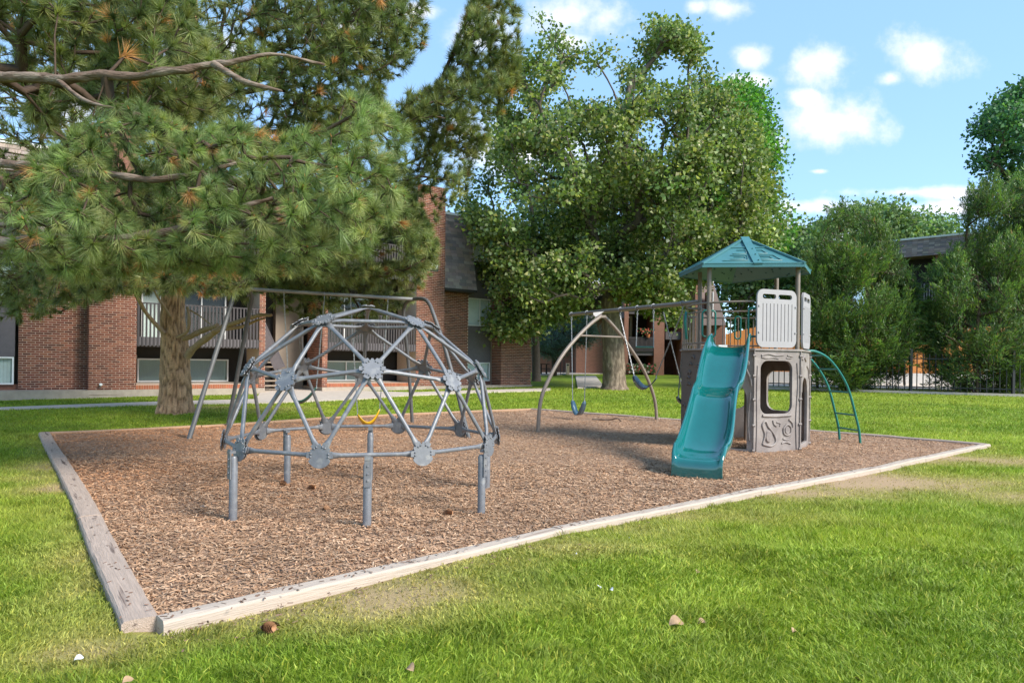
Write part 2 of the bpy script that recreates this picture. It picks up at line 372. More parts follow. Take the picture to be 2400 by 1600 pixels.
# ================================================================= GROUND
xs = np.concatenate([-np.geomspace(400, 16.3, 26), np.arange(-16, 16.01, .2), np.geomspace(16.3, 400, 26)])
ys = np.concatenate([-np.geomspace(400, 1.1, 20), np.arange(-1, 24.01, .2), np.geomspace(24.3, 900, 40)])
GX, GY = np.meshgrid(xs, ys); gxf, gyf = GX.ravel(), GY.ravel()
inb = inpoly(gxf, gyf, BED) & (edist(gxf, gyf, BED) > .05)
GZ = gz(gxf, gyf)+(fbm(gxf, gyf, .8)-.5)*.04*(gyf < 24)-inb*.05
nx, ny = len(xs), len(ys); ii = np.arange(nx*ny).reshape(ny, nx)
Fq = np.stack([ii[:-1, :-1], ii[:-1, 1:], ii[1:, 1:], ii[1:, :-1]], -1).reshape(-1, 4)
gr = np_mesh('lawn_ground', np.stack([gxf, gyf, GZ], 1), Fq, LAWN, cols=lawncol(gxf, gyf, True), smooth=True, kind='structure')
tag(gr, 'short green lawn with yellowed patches around the wood chip bed', kind='structure')
def flat(name, poly, dz, m, label, joints=0):
    b = MB(); b.poly(poly, [], (0, 0, 0), (1, 0, 0), (0, 1, 0), .0)
    me_v = [(x, y, float(gz(x, y))+dz) for x, y in poly]; b = MB()
    tri = tessellate_polygon([[Vector((x, y, 0)) for x, y in poly]])
    n = len(poly); b.add(me_v+[(x, y, z-.12) for x, y, z in me_v], [tuple(t) for t in tri]+[(i, (i+1) % n, (i+1) % n+n, i+n) for i in range(n)])
    o = b.build(name, m); tag(o, label, kind='structure'); return o
flat('walkway', PATH1, .035, CONC, 'narrow pale concrete walkway crossing the lawn in front of the brick building')
flat('entrance_paving', PLAZA, .04, CONC, 'pale concrete paving leading to the stair entrance')
flat('paving_slab', SLAB, .06, CONC, 'pale concrete slab in the grass beside the big tree trunk')
flat('patio', PATIO, .05, CONC, 'thin concrete patio under the picnic table')
b = MB()   # gravel strip rising to the wall
gpts = gp([(-300, 925), (0, 928), (100, 932), (200, 932), (340, 927), (560, 922)]); wp = [F(s, n, .33) for s, n in ((-7, -.5), (-3.2, -.6), (-1.6, -.62), (-.3, .05), (1.4, .02), (4.2, .02))]
wz = [.33, .33, .33, .2, .16, .16]
vs = []
for (x, y), w, z in zip(gpts, wp, wz): vs += [(x, y, gz(x, y)+.02), (w.x, w.y, z)]
b.add(vs, [(2*i, 2*i+2, 2*i+3, 2*i+1) for i in range(len(gpts)-1)]); o = b.build('gravel_strip', GRAVEL); tag(o, 'strip of brown gravel along the foot of the brick wall', kind='structure')

# wood chip bed
HOL = [(2.1, 7.55, .5), (-3.9, 12.5, .7), (-2.9, 12.7, .7), (1.5, 15.3, .6), (2.5, 13, .6), (-1.4, 6.5, 1.0)]
def hollow(x, y):
    x = np.asarray(x, float); y = np.asarray(y, float); z = .030+(fbm(x, y, 1.1)-.5)*.085+(fbm(x+8, y, 3.2)-.5)*.03
    for hx, hy, hr in HOL: z = z-.035*np.exp(-((x-hx)**2+(y-hy)**2)/hr**2)
    e = edist(x, y, BED); z = z*np.clip(.35+e/.8, 0, 1)
    return z
n_ = 110; v_ = []
L0 = [Vector((p.x, p.y)) for p in LEFT]
def along(pts, t):
    pts = [Vector((p.x, p.y)) for p in pts]; seg = [(pts[i+1]-pts[i]).length for i in range(len(pts)-1)]; tot = sum(seg); d = t*tot
    for i, L in enumerate(seg):
        if d <= L or i == len(seg)-1: return pts[i].lerp(pts[i+1], min(1, d/L))
        d -= L
Lr = list(reversed(LEFT))   # far-left -> near-left
c00, c10, c11, c01 = [Vector((p.x, p.y)) for p in (LEFT[0], NEAR[-1], BACKL[-1], LEFT[-1])]
for j in range(n_):
    for i in range(n_):
        s_, t_ = i/(n_-1), j/(n_-1)
        p = along(NEAR, s_)*(1-t_)+along(BACKL, s_)*t_+along(LEFT, t_)*(1-s_)+along(list(reversed(BACKR)), t_)*s_-(c00*(1-s_)*(1-t_)+c10*s_*(1-t_)+c11*s_*t_+c01*(1-s_)*t_)
        z = gz(p.x, p.y)+float(hollow(p.x, p.y))
        v_.append((p.x, p.y, z))
ii = np.arange(n_*n_).reshape(n_, n_)
Fq = np.stack([ii[:-1, :-1], ii[:-1, 1:], ii[1:, 1:], ii[1:, :-1]], -1).reshape(-1, 4)
o = np_mesh('wood_chip_bed', v_, Fq, CHIPBED, smooth=True, kind='structure'); o['label'] = 'brown wood chip surface of the playground'
def bedz(x, y): return gz(x, y)+hollow(x, y)

# loose chips
bx = [p[0] for p in BED]; by = [p[1] for p in BED]
Nc = 980000; x = R.uniform(min(bx), max(bx), Nc); y = R.uniform(min(by), max(by), Nc)
keep = R.rand(Nc) < np.clip((4.6/y)**1.2, 0, 1); x, y = x[keep], y[keep]
k = inpoly(x, y, BED); x, y = x[k], y[k]; k = edist(x, y, BED) > .06; x, y = x[k], y[k]; n = len(x)
sc = .86+.045*y; Ln = R.uniform(.009, .027, n)*sc; Wd = R.uniform(.0025, .006, n)*sc; an = R.uniform(0, PI, n); ti = R.normal(0, .2, n); tr_ = R.normal(0, .27, n)
cz = bedz(x, y)+R.uniform(.0, .016, n)
dx, dy, dzv = np.cos(an)*np.cos(ti), np.sin(an)*np.cos(ti), np.sin(ti)
sx, sy, sz = -np.sin(an)*np.cos(tr_), np.cos(an)*np.cos(tr_), np.sin(tr_)
P = np.stack([x, y, cz], 1); D = np.stack([dx, dy, dzv], 1)*Ln[:, None]; Sv = np.stack([sx, sy, sz], 1)*Wd[:, None]
V = np.stack([P-D-Sv*.6, P+D-Sv, P+D*.9+Sv*.8, P-D*.85+Sv], 1).reshape(-1, 3)
pal = np.array([[.41, .275, .185], [.47, .325, .225], [.34, .22, .145], [.53, .385, .275], [.26, .16, .11], [.58, .45, .34], [.42, .25, .15]])
ci = R.choice(len(pal), n, p=[.24, .24, .2, .13, .11, .04, .04]); cc = pal[ci]*R.uniform(.85, 1.15, (n, 1))
ow = np.clip((6-np.abs(x+6.4))/5, 0, 1)*.5*(.35+fbm(x, y, .7))*np.clip((y-4)/4, 0, 1); cc = cc*(1-ow[:, None])+cc*np.array([1.25, .80, .48])*ow[:, None]
cc = cc*np.array([.97, .88, .78])*(.82+.36*fbm(x, y, 1.3))[:, None]
tx = []
for pts_, cnt_ in ((NEAR, 260), (LEFT, 90)):
    for q_ in range(cnt_):
        i_ = random.randrange(len(pts_)-1); tt = random.random(); pq = pts_[i_].lerp(pts_[i_+1], tt); tx.append((pq.x+random.gauss(0, .035), pq.y+random.gauss(0, .035), .062))
for q_ in range(420):
    i_ = random.randrange(len(NEAR)-1); pq = NEAR[i_].lerp(NEAR[i_+1], random.random()); oo = .09+random.expovariate(9); tx.append((pq.x+oo*.64, pq.y-oo*.77, .012+random.random()*.02))
tx = np.array(tx); m2 = len(tx); aa = R.uniform(0, PI, m2); D2 = np.stack([np.cos(aa), np.sin(aa), np.zeros(m2)], 1)*R.uniform(.006, .018, m2)[:, None]; S2 = np.stack([-np.sin(aa), np.cos(aa), np.zeros(m2)+.3], 1)*R.uniform(.002, .005, m2)[:, None]
V = np.concatenate([V, np.stack([tx-D2-S2, tx+D2-S2, tx+D2+S2, tx-D2+S2], 1).reshape(-1, 3)]); cc = np.concatenate([cc, np.array([[.14, .085, .06]])*R.uniform(.5, 1.9, (m2, 1))]); n += m2
yk = V[0::4, 1]; nr_ = np.where((yk < 8.5))[0]; FT = np.concatenate([np.arange(n)[:, None]*4+np.array([[0, 1, 2]]), nr_[:, None]*4+np.array([[0, 2, 3]])])
o = np_mesh('wood_chips', V, FT, CHIP, cols=np.repeat(cc, 4, 0), kind='stuff'); tag(o, 'loose shredded wood chips covering the play area', 'wood chips', kind='stuff')

# grass blades
def lawn_points(Nc, x0, x1, y0, y1):
    x = R.uniform(x0, x1, Nc); y = R.uniform(y0, y1, Nc); return x, y
X, Y_ = [], []
for (ya, yb, dens) in ((1.6, 2.6, 8800), (2.6, 3.6, 9600), (3.6, 4.8, 6400), (4.8, 6.5, 4400), (6.5, 9, 2200), (9, 12, 1200), (12, 16, 560), (16, 22, 300), (22, 30, 120)):
    wdt = .80*yb+(2.2 if yb < 7 else .9); n = int(.92*dens*(yb-ya)*2*wdt); x, y = lawn_points(n, -wdt, wdt, ya, yb)
    k = (~inpoly(x, y, BED)) | (edist(x, y, BED) < .0); 
    for q in (PATH1, PLAZA, SLAB, PATIO, BFOOT, GRV): k &= ~inpoly(x, y, q)
    x, y = x[k], y[k]; k = edist(x, y, BED) > .085; X.append(x[k]); Y_.append(y[k])
x = np.concatenate(X); y = np.concatenate(Y_); dd = dryness(x, y)
k = R.rand(len(x)) > np.clip((dd-.75)*1.1, 0, .93); x, y, dd = x[k], y[k], dd[k]; n = len(x)
clump = fbm(x, y, 7.0); weed = (fbm(x+31, y+7, 4.3) > .66); hgt = (.022+.022*clump+R.uniform(0, .018, n))*(1-.45*np.clip(dd, 0, 1))*(1+.012*y)*np.where(weed, 1.45, 1.0); wid = (.0013+.00065*y)*R.uniform(.7, 1.3, n)
fl = fbm(x+9, y+2, 2.2)*2*PI*1.6+R.normal(0, 1.5, n); lean = R.uniform(.1, 1.1, n)*hgt*1.1
z = gz(x, y)+(fbm(x, y, .8)-.5)*.04*(y < 24)
P = np.stack([x, y, z-.004], 1); ld = np.stack([np.cos(fl), np.sin(fl), np.zeros(n)], 1); wa = R.uniform(0, 2*PI, n); wv = np.stack([np.cos(wa), np.sin(wa)*.5, np.zeros(n)], 1)*wid[:, None]
up = np.array([0, 0, 1.])
mid = P+ld*lean[:, None]*.32+up*hgt[:, None]*.6; tip = P+ld*lean[:, None]+up*hgt[:, None]*R.uniform(.7, 1.05, n)[:, None]
far_ = (y > 4.8)[:, None]; V = np.stack([P-wv*np.where(far_, 1.0, .6), np.where(far_, P+wv, mid+wv), tip, mid-wv], 1).reshape(-1, 3); nf_ = np.where(y > 4.8)[0][:, None]*4; nn_ = np.where(y <= 4.8)[0][:, None]*4; FT = np.concatenate([nf_+np.array([[0, 1, 2]]), nn_+np.array([[0, 1, 3]]), nn_+np.array([[1, 2, 3]])])
base = lawncol(x, y)*np.where(weed, .78, 1.0)[:, None]; v1 = R.uniform(.65, 1.35, (n, 1)); yel = (R.rand(n, 1) < .10)*np.array([[.16, .10, .02]]); cc = base*v1+yel
pale = (R.rand(n, 1) < .06); cc = np.where(pale, cc*1.25+np.array([.05, .07, .03]), cc)
cols = np.repeat(cc, 4, 0)
o = np_mesh('grass_blades', V, FT, GRASS, cols=cols, kind='stuff'); tag(o, 'short mown green grass blades of the lawn', 'grass', kind='stuff')
print('chips/grass', n)

# ================================================================= TIMBERS
def timber(name, A, B, m, label, w=.16, h=.13, seed=0):
    A, B = Vector(A), Vector(B); L = (B-A).length-.008; rs = np.random.RandomState(seed); nseg = max(6, int(L/.12)); prof = [(-w/2, -h+.0), (-w/2, -.012), (-w/2+.012, 0), (-w/4, .002), (w/4, .002), (w/2-.012, 0), (w/2, -.012), (w/2, -h)]
    vs = []; k = len(prof); bend = rs.uniform(-.01, .01)
    for i in range(nseg+1):
        t = i/nseg; xx = (t-.5)*L; off = bend*math.sin(t*PI); zz = .004*math.sin(t*5+seed)
        for (py, pz) in prof: vs.append((xx, py+off+rs.normal(0, .0013), pz+zz+rs.normal(0, .0011)))
    fs = [(i*k+j, i*k+j+1, (i+1)*k+j+1, (i+1)*k+j) for i in range(nseg) for j in range(k-1)]+[tuple(range(k)), tuple(nseg*k+j for j in reversed(range(k)))]
    me = bpy.data.meshes.new(name); me.from_pydata(vs, [], fs); me.materials.append(m); me.update()
    o = bpy.data.objects.new(name, me); C.objects.link(o); d = (B-A).normalized(); y = Vector((0, 0, 1)).cross(d).normalized(); zz = d.cross(y)
    o.matrix_world = Matrix.Translation((A+B)/2+Vector((0, 0, .004))) @ Matrix((d, y, zz)).transposed().to_4x4()
    tag(o, label, 'timber', 'timbers edging the wood chip bed'); return o
TL = [('near', NEAR, [0, 3, 5, 6, 7, 8], TIMBER, ['long pale timber edging beam at the nearest corner, top almost white', 'pale weathered timber speckled with dark chips, second from the near corner', 'pale timber in front of the teal slide, third from the near corner',
       'pale timber beside the bare tan patch of lawn, right of the tower', 'short pale timber just left of the far right corner piece', 'pale timber tapering into the far right corner of the bed']),
      ('left', LEFT, [0, 1, 2, 3], TIMBERG, ['grey cracked timber running left from the nearest corner', 'grey timber in the middle of the left edge of the bed', 'grey timber at the far left corner of the bed']),
      ('backl', BACKL, [0, 1, 2, 3, 4], TIMBERO, ['orange-brown timber starting at the far left corner, in front of the pine trunk', 'orange-brown timber behind the left side of the climbing dome', 'brown timber behind the right side of the climbing dome', 'brown timber reaching the rear corner left of the arched swing leg']),
      ('backr', BACKR, [0, 1, 2, 3, 4, 5], TIMBERG, ['shaded brown timber right of the rear corner, under the belt swing', 'shaded timber behind the right arched swing leg', 'shaded timber hidden behind the play tower', 'shaded timber behind the green arched ladder', 'shaded timber at the right end of the rear edge'])]
sd_ = 1
for _, pts, idx, m, labs in TL:
    for a, b_, lab in zip(idx[:-1], idx[1:], labs): timber('edging_timber', pts[a], pts[b_], m, lab, seed=sd_, w=.16 if pts is LEFT else .122); sd_ += 1

# ================================================================= NEAR BUILDING
def fbox(mb, s0, s1, n0, n1, z0, z1, col=None):
    return mb.hexa([F(s0, n1, z0), F(s1, n1, z0), F(s1, n0, z0), F(s0, n0, z0), F(s0, n1, z1), F(s1, n1, z1), F(s1, n0, z1), F(s0, n0, z1)], col=col)
NB = thing('apartment_building', F(5.7, 0, .2), 'brick apartment building with dark slatted balconies and shingled mansard, behind the pine trunk', 'building')
ZB = .34
BR, BG, BT = .0678, .189, .014
def brick_layout(a0, a1, z0, z1):
    out_ = []; r = 0; z = z0
    while z+.02 < z1:
        off = -(.1015 if r % 2 else 0); a = a0+off
        while a < a1-.01:
            x0_, x1_ = max(a, a0), min(a+BG, a1)
            if x1_-x0_ > .03: out_.append((x0_, x1_, z, min(z+.052, z1)))
            a += BG+BT
        z += BR; r += 1
    return out_
BCOL = [(.18, .062, .038), (.15, .05, .032), (.215, .075, .045), (.115, .042, .028), (.245, .09, .052), (.28, .115, .07)]
def bcol(): return jit(random.choices(BCOL, [4, 3, 4, 2, 2, 1])[0], .12)
BM = []
for c in BCOL:
    me = MB().box((0, 0, 0), (BG, .02, .052), col=c); me.c = [c]*8; t_o = me.build('brick', BRICK, None, vc=True); BM.append(t_o.data); bpy.data.objects.remove(t_o)
NBRK = [0]
def brick_face(wall, s0, s1, n, z0, z1, indiv=False):
    """front-facing running-bond bricks standing 9 mm proud of the mortar plane n"""
    mb = MB()
    for (a, b_, z, zt) in brick_layout(s0, s1, z0, z1):
        if indiv and NBRK[0] < 300 and b_-a > .18:
            o = bpy.data.objects.new('brick', random.choices(BM, [4, 3, 4, 2, 2, 1])[0]); link(o, wall); p = F((a+b_)/2, n+random.uniform(-.001, .001), (z+zt)/2)-org(wall)
            o.matrix_local = Matrix.Translation(p) @ Matrix.Rotation(math.radians(36.5), 4, 'Z'); NBRK[0] += 1
        else: fbox(mb, a, b_, n-.01, n+.009+random.uniform(-.001, .001), z, zt, col=bcol())
    if mb.v: mb.build('brick_courses', BRICK, wall, kind='stuff', vc=True, recalc=False)
def brick_side(wall, s, sgn, n0, n1, z0, z1):
    mb = MB()
    for (a, b_, z, zt) in brick_layout(n0, n1, z0, z1):
        fbox(mb, min(s, s+sgn*.009), max(s, s+sgn*.009), a, b_, z, zt, col=bcol())
    if mb.v: mb.build('brick_courses', BRICK, wall, kind='stuff', vc=True, recalc=False)
def brickwall(name, s0, s1, n0, n1, z0, z1, indiv=False, sides=(0, 0)):
    w = fbox(MB(), s0, s1, n0, n1, z0, z1).build(name, MORTAR, NB); brick_face(w, s0, s1, n1, z0+.006, z1, indiv)
    if sides[0]: brick_side(w, s0, -1, n1-sides[0], n1, z0+.006, z1)
    if sides[1]: brick_side(w, s1, 1, n1-sides[1], n1, z0+.006, z1)
    return w
ZT = 7.45
brickwall('pillar', -.35, .90, -1.6, 0, ZB, 3.5, True, (.7, 0))
fbox(MB(), -.35, .90, -1.6, 0, 3.5, 8.3).build('pillar', BRICK if False else mat('brick_far', (.21, .095, .065), .9, var=.2, vscale=20), NB)
brickwall('wall', -2.04, -.35, -1.2, -.62, ZB, 4.25, True)
brickwall('end_wall', -5.2, -3.42, -1.2, -.0, ZB, 4.25)
brickwall('pillar', 10.60, 11.87, -1.6, 0, ZB, 8.3, False, (0, 0))
brickwall('wall', 11.87, 13.42, -1.2, -.62, ZB, 4.25)
brickwall('end_wall', 14.72, 16.35, -6, -.0, ZB, 4.25, False, (.7, 0))
brickwall('column', 4.59, 4.79, -1.5, 0, ZB, 4.4, False, (0, 0))
brickwall('column', 6.81, 7.00, -1.5, 0, ZB, 4.4, False, (1.5, 0))
# soldier sill courses under the balconies
for s0, s1 in ((.905, 4.585), (7.005, 10.595)):
    w = fbox(MB(), s0, s1, -1.5, -.02, ZB, ZB+.13).build('sill_wall', MORTAR, NB); mb = MB(); s = s0
    while s < s1-.05: fbox(mb, s, s+.060, -.03, -.008, ZB+.004, ZB+.132, col=jit((.36, .13, .07), .15)); s += .0695
    mb.build('soldier_course', BRICK, w, kind='stuff', vc=True, recalc=False)
mb = MB()
for s0, s1, n in ((-5.2, 4.79, .03), (6.81, 16.4, .03)): fbox(mb, s0, s1, -2, n, -.3, ZB)
mb.build('foundation', CONC2, NB)
# body of the building
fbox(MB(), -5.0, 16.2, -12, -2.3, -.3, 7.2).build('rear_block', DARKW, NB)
fbox(MB(), -5.3, 16.4, -12.2, -.9, 7.3, 7.42).build('flat_roof', ROOFT, NB)
LEVELS = (1.67, 4.42)
for s0, s1 in ((.9, 4.59), (7.0, 10.6)):
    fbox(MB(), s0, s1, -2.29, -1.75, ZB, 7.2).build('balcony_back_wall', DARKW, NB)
    fbox(MB(), s0, s1, -1.7, -.1, 6.95, 7.42).build('balcony_roof', SIDING, NB)
    fbox(MB(), s0, s1, -1.75, -1.4, ZB+.14, ZB+.16).build('patio_floor', CONC, NB)
    for z in LEVELS:
        bal = fbox(MB(), s0, s1, -1.74, -.06, z+.02, z+.16).build('balcony', SIDING, NB)
        fbox(MB(), s0, s1, -.055, -.03, z+.04, z+.30).build('rim_board', SIDING, bal)
        fbox(MB(), s0, s1, -.075, -.02, z+1.33, z+1.37).build('handrail', SLAT, bal)
        me = None; s = s0+.03
        while s < s1-.06:
            zl = z-.0+random.uniform(-.006, .004)
            if me is None:
                so_ = fbox(MB(), s, s+.052, -.028, -.008, z, z+1.33).build('slat', SLAT, bal); me = so_.data; sa = s
            else:
                so_ = bpy.data.objects.new('slat', me); link(so_, bal); so_.location = FD*(s-sa)+Vector((0, 0, zl-z))
            s += .108
def window(s0, s1, n, z0, z1, blind=True, mull=None, fr=.045, bm=BLIND):
    w = MB()
    fbox(w, s0, s1, n-.04, n+.03, z0, z0+fr); fbox(w, s0, s1, n-.04, n+.03, z1-fr, z1); fbox(w, s0, s0+fr, n-.04, n+.03, z0+fr, z1-fr); fbox(w, s1-fr, s1, n-.04, n+.03, z0+fr, z1-fr)
    if mull: fbox(w, mull-.02, mull+.02, n-.03, n+.02, z0+fr, z1-fr)
    o = w.build('window', WHITE, NB); fbox(MB(), s0+fr, s1-fr, n-.012, n-.006, z0+fr, z1-fr).build('pane', glass_mat(), o)
    if blind:
        b2 = MB(); s = s0+fr
        while s < s1-fr-.02:
            e = min(s+.085, s1-fr); b2.hexa([F(s, n-.10, z0+fr), F(e, n-.075, z0+fr), F(e, n-.08, z0+fr), F(s, n-.105, z0+fr), F(s, n-.10, z1-fr), F(e, n-.075, z1-fr), F(e, n-.08, z1-fr), F(s, n-.105, z1-fr)]); s += .088
        b2.build('vertical_blind', bm, o)
WHB = mat('white_curtain', (.68, .68, .66), .8, var=.08, vscale=5)
window(1.15, 4.0, -1.62, .52, 1.30, mull=2.4); window(7.1, 9.7, -1.62, .52, 1.30, mull=8.4)
for z in LEVELS: window(1.25, 1.85, -1.62, z+.2, z+2.1, bm=WHB); window(2.3, 3.9, -1.62, z+.2, z+2.1, mull=3.1, blind=False); window(7.3, 9.3, -1.62, z+.2, z+2.1, mull=8.3, blind=False)
for s0, s1 in ((-3.42, -2.04), (13.42, 14.72)):
    fbox(MB(), s0, s1, -.95, -.78, ZB-.02, .50).build('brick_ledge', BRICK if False else MATS['brick_far'], NB)
    window(s0+.02, s1-.1, -.72, .50, 1.30, mull=(s0+s1)/2+.05, bm=WHB)
    fbox(MB(), s0, s1-.08, -.95, -.70, 1.31, 2.84).build('panel', SIDING, NB); window(s0+.02, s1-.1, -.72, 2.86, 4.05, mull=(s0+s1)/2, bm=WHB)
    fbox(MB(), s0, s1-.08, -.95, -.68, 4.06, 5.5).build('panel', SIDING, NB)
    window(s0+.1, s1-.2, -.50, 5.6, 6.55, mull=(s0+s1)/2, bm=WHB)
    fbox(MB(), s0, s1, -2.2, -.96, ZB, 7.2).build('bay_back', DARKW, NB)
# light, drain, camera-like spotlight on pillar, house number
l_ = MB(); p = F(1.05, -1.68, 1.35); l_.tube([p, p+FN*.05, p+FN*.09, p+FN*.11], [.09, .10, .07, .01], 12); l_.build('porch_light', mat('lampglass', (.45, .44, .36), .4), NB)
p = F(-.04, .0, .50); l_ = MB(); l_.tube([p, p+FN*.05], [.03, .03], 10); l_.tube([p+FN*.05, p+FN*.09, p+FN*.10], [.045, .045, .03], 12); l_.build('spotlight', WHITE, NB)
pl = fbox(MB(), 10.93, 11.55, .01, .03, 4.92, 5.34).build('number_plate', mat('plate_dark', (.03, .045, .055), .5), NB)
txt = bpy.data.curves.new('number', 'FONT'); txt.body = '239'; txt.size = .40; txt.extrude = .008; txt.align_x = 'CENTER'
to = bpy.data.objects.new('number', txt); C.objects.link(to)
dg = bpy.context.evaluated_depsgraph_get(); me = bpy.data.meshes.new_from_object(to.evaluated_get(dg)); bpy.data.objects.remove(to)
no = bpy.data.objects.new('number', me); me.materials.clear(); me.materials.append(WHITE); link(no, pl)
no.matrix_local = Matrix.Translation(F(11.24, .042, 4.99)-org(pl)) @ Matrix.Rotation(math.radians(36.5), 4, 'Z') @ Matrix.Rotation(PI/2, 4, 'X')
# stairs
mb_s = thing
for i in range(8):
    fbox(MB(), 4.82, 5.75, -1.0-.27*i-.03, -.75-.27*i, .36+.165*i, .41+.165*i).build('stair_tread', TANW, NB)
fbox(MB(), 5.75, 6.80, -2.28, -1.95, .2, 3.9).build('stairwell_wall', TANW, NB)
mb = MB(); mb.bar(F(5.55, -.9, 1.0), F(4.9, -1.2, 2.6), .06, .32); mb.bar(F(5.7, -1.1, 1.0), F(5.05, -1.4, 2.6), .06, .32); mb.build('stair_stringer', SIDING, NB)
fbox(MB(), 4.79, 6.81, -2.0, -.3, 4.0, 4.4).build('landing', SIDING, NB)
fbox(MB(), 4.79, 6.81, -2.29, -.5, 4.4, 7.3).build('stair_tower_wall', MATS['brick_far'], NB)
# mansard roofs with shingles
def mansard(s0, s1, n_bot, n_top, z0, z1, indiv=False, holes=()):
    slope = MB(); slope.hexa([F(s0, n_bot-.03, z0), F(s1, n_bot-.03, z0), F(s1, -1.3, z0), F(s0, -1.3, z0), F(s0, n_top-.03, z1), F(s1, n_top-.03, z1), F(s1, -1.3, z1), F(s0, -1.3, z1)])
    rf = slope.build('mansard_roof', DARKW, NB)
    rows = int((z1-z0)/.135); mb = MB(); cnt = 0; me = {}
    for r in range(rows):
        z = z0+.135*r; n0 = n_bot+(n_top-n_bot)*(r*.135)/(z1-z0); n1 = n_bot+(n_top-n_bot)*min(1, ((r+1.15)*.135)/(z1-z0)); s = s0-random.uniform(0, .2)
        while s < s1:
            w = .30; a, e = max(s, s0), min(s+w-.006, s1)
            hole = any(h0 < (a+e)/2 < h1 and zz0 < z < zz1 for (h0, h1, zz0, zz1) in holes)
            if e-a > .03 and not hole:
                c = jit(random.choice([(.27, .215, .19), (.34, .27, .235), (.21, .175, .165), (.31, .235, .195)]), .12); d = random.uniform(.012, .022)
                q = MB() if (indiv and cnt < 290) else mb
                q.hexa([F(a, n0+d, z), F(e, n0+d, z), F(e, n0-.02, z), F(a, n0-.02, z), F(a, n1+.004, z+.15), F(e, n1+.004, z+.15), F(e, n1-.02, z+.15), F(a, n1-.02, z+.15)], col=c)
                if q is not mb: q.build('shingle', SHING, rf, vc=True, recalc=False); cnt += 1
            s += w
    if mb.v: mb.build('shingle_courses', SHING, rf, kind='stuff', vc=True, recalc=False)
    fbox(MB(), s0-.0, s1+.0, n_top-.12, n_top+.05, z1, z1+.10).build('coping', WHITE, NB)
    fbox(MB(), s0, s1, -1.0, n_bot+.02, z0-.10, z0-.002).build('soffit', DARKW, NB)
mansard(11.87, 13.42, .02, -.62, 4.3, 7.42, True); mansard(14.60, 16.55, .12, -.55, 4.3, 7.42); mansard(13.42, 14.60, -.35, -.6, 6.6, 7.42)
mansard(-2.04, -.35, .02, -.62, 4.3, 7.42); mansard(-5.4, -3.42, .12, -.55, 4.3, 7.42); mansard(-3.42, -2.04, -.35, -.6, 6.6, 7.42)
# ================================================================= FAR BUILDING (behind the oak) and RIGHT BUILDING
def brickmat(name, c1, c2, mortar, sc=1.0):
    m = bpy.data.materials.new(name); m.use_nodes = True; t = m.node_tree; b = t.nodes['Principled BSDF']; b.inputs['Roughness'].default_value = .9
    tcn = t.nodes.new('ShaderNodeTexCoord'); sx_ = t.nodes.new('ShaderNodeSeparateXYZ'); t.links.new(tcn.outputs['Object'], sx_.inputs[0])
    cb = t.nodes.new('ShaderNodeCombineXYZ'); t.links.new(math_(t, 'ADD', sx_.outputs[0], sx_.outputs[1]), cb.inputs[0]); t.links.new(sx_.outputs[2], cb.inputs[1])
    br = t.nodes.new('ShaderNodeTexBrick'); br.inputs['Scale'].default_value = 1; br.inputs['Brick Width'].default_value = .203*sc; br.inputs['Row Height'].default_value = .0678*sc; br.inputs['Mortar Size'].default_value = .008*sc
    br.inputs['Color1'].default_value = (*c1, 1); br.inputs['Color2'].default_value = (*c2, 1); br.inputs['Mortar'].default_value = (*mortar, 1)
    t.links.new(cb.outputs[0], br.inputs['Vector']); t.links.new(br.outputs['Color'], b.inputs['Base Color']); return m
FARB = brickmat('brick_distant', (.27, .105, .065), (.21, .08, .05), (.34, .22, .16))
Yf = 50.0; zf = float(gz(0, Yf))
def P(u, v, Y=Yf): return at(u, v, Y)
FBD = thing('apartment_building', (9, 52, zf), 'distant brick apartment building behind the large deciduous tree and the play tower', 'building')
def pbox(mb, u0, u1, v0, v1, Y0, Y1):
    a = at(u0, v1, Y0); b_ = at(u1, v0, Y0); z0, z1 = a.z, b_.z
    return mb.hexa([(a.x, Y0, z0), (b_.x, Y0, z0), (b_.x, Y1, z0), (a.x, Y1, z0), (a.x, Y0, z1), (b_.x, Y0, z1), (b_.x, Y1, z1), (a.x, Y1, z1)])
pbox(MB(), 1235, 1352, 690, 885, 51.6, 60).build('wall', FARB, FBD)
pbox(MB(), 1350, 1462, 690, 880, 50, 60).build('wall', FARB, FBD)
pbox(MB(), 1462, 1474, 690, 880, 48.6, 60).build('pillar', FARB, FBD)
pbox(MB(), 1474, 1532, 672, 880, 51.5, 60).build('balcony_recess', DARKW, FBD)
pbox(MB(), 1532, 1559, 640, 880, 48.6, 60).build('pillar', FARB, FBD)
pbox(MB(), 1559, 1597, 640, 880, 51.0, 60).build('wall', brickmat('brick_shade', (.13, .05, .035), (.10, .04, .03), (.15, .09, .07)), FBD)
pbox(MB(), 1597, 1640, 640, 880, 48.6, 60).build('pillar', FARB, FBD)
pbox(MB(), 1640, 1700, 760, 880, 50.0, 60).build('wall', FARB, FBD)
for v0, v1 in ((790, 832), (700, 735)):
    bl = pbox(MB(), 1474, 1532, v0+22, v1, 48.7, 51).build('balcony', SIDING, FBD); pbox(MB(), 1474, 1532, v0, v0+2, 48.65, 48.8).build('handrail', SLAT, bl)
    for i in range(19): u = 1475+3*i; pbox(MB(), u, u+2.3, v0+2, v1-8, 48.6, 48.66).build('slat', SLAT, bl)
pbox(MB(), 1560, 1596, 778, 795, 48.8, 50).build('landing_panel', SIDING, FBD)
MANS = mat('mansard_distant', (.20, .15, .13), .95, var=.25, vscale=6, stretch=(1, 1, 5))
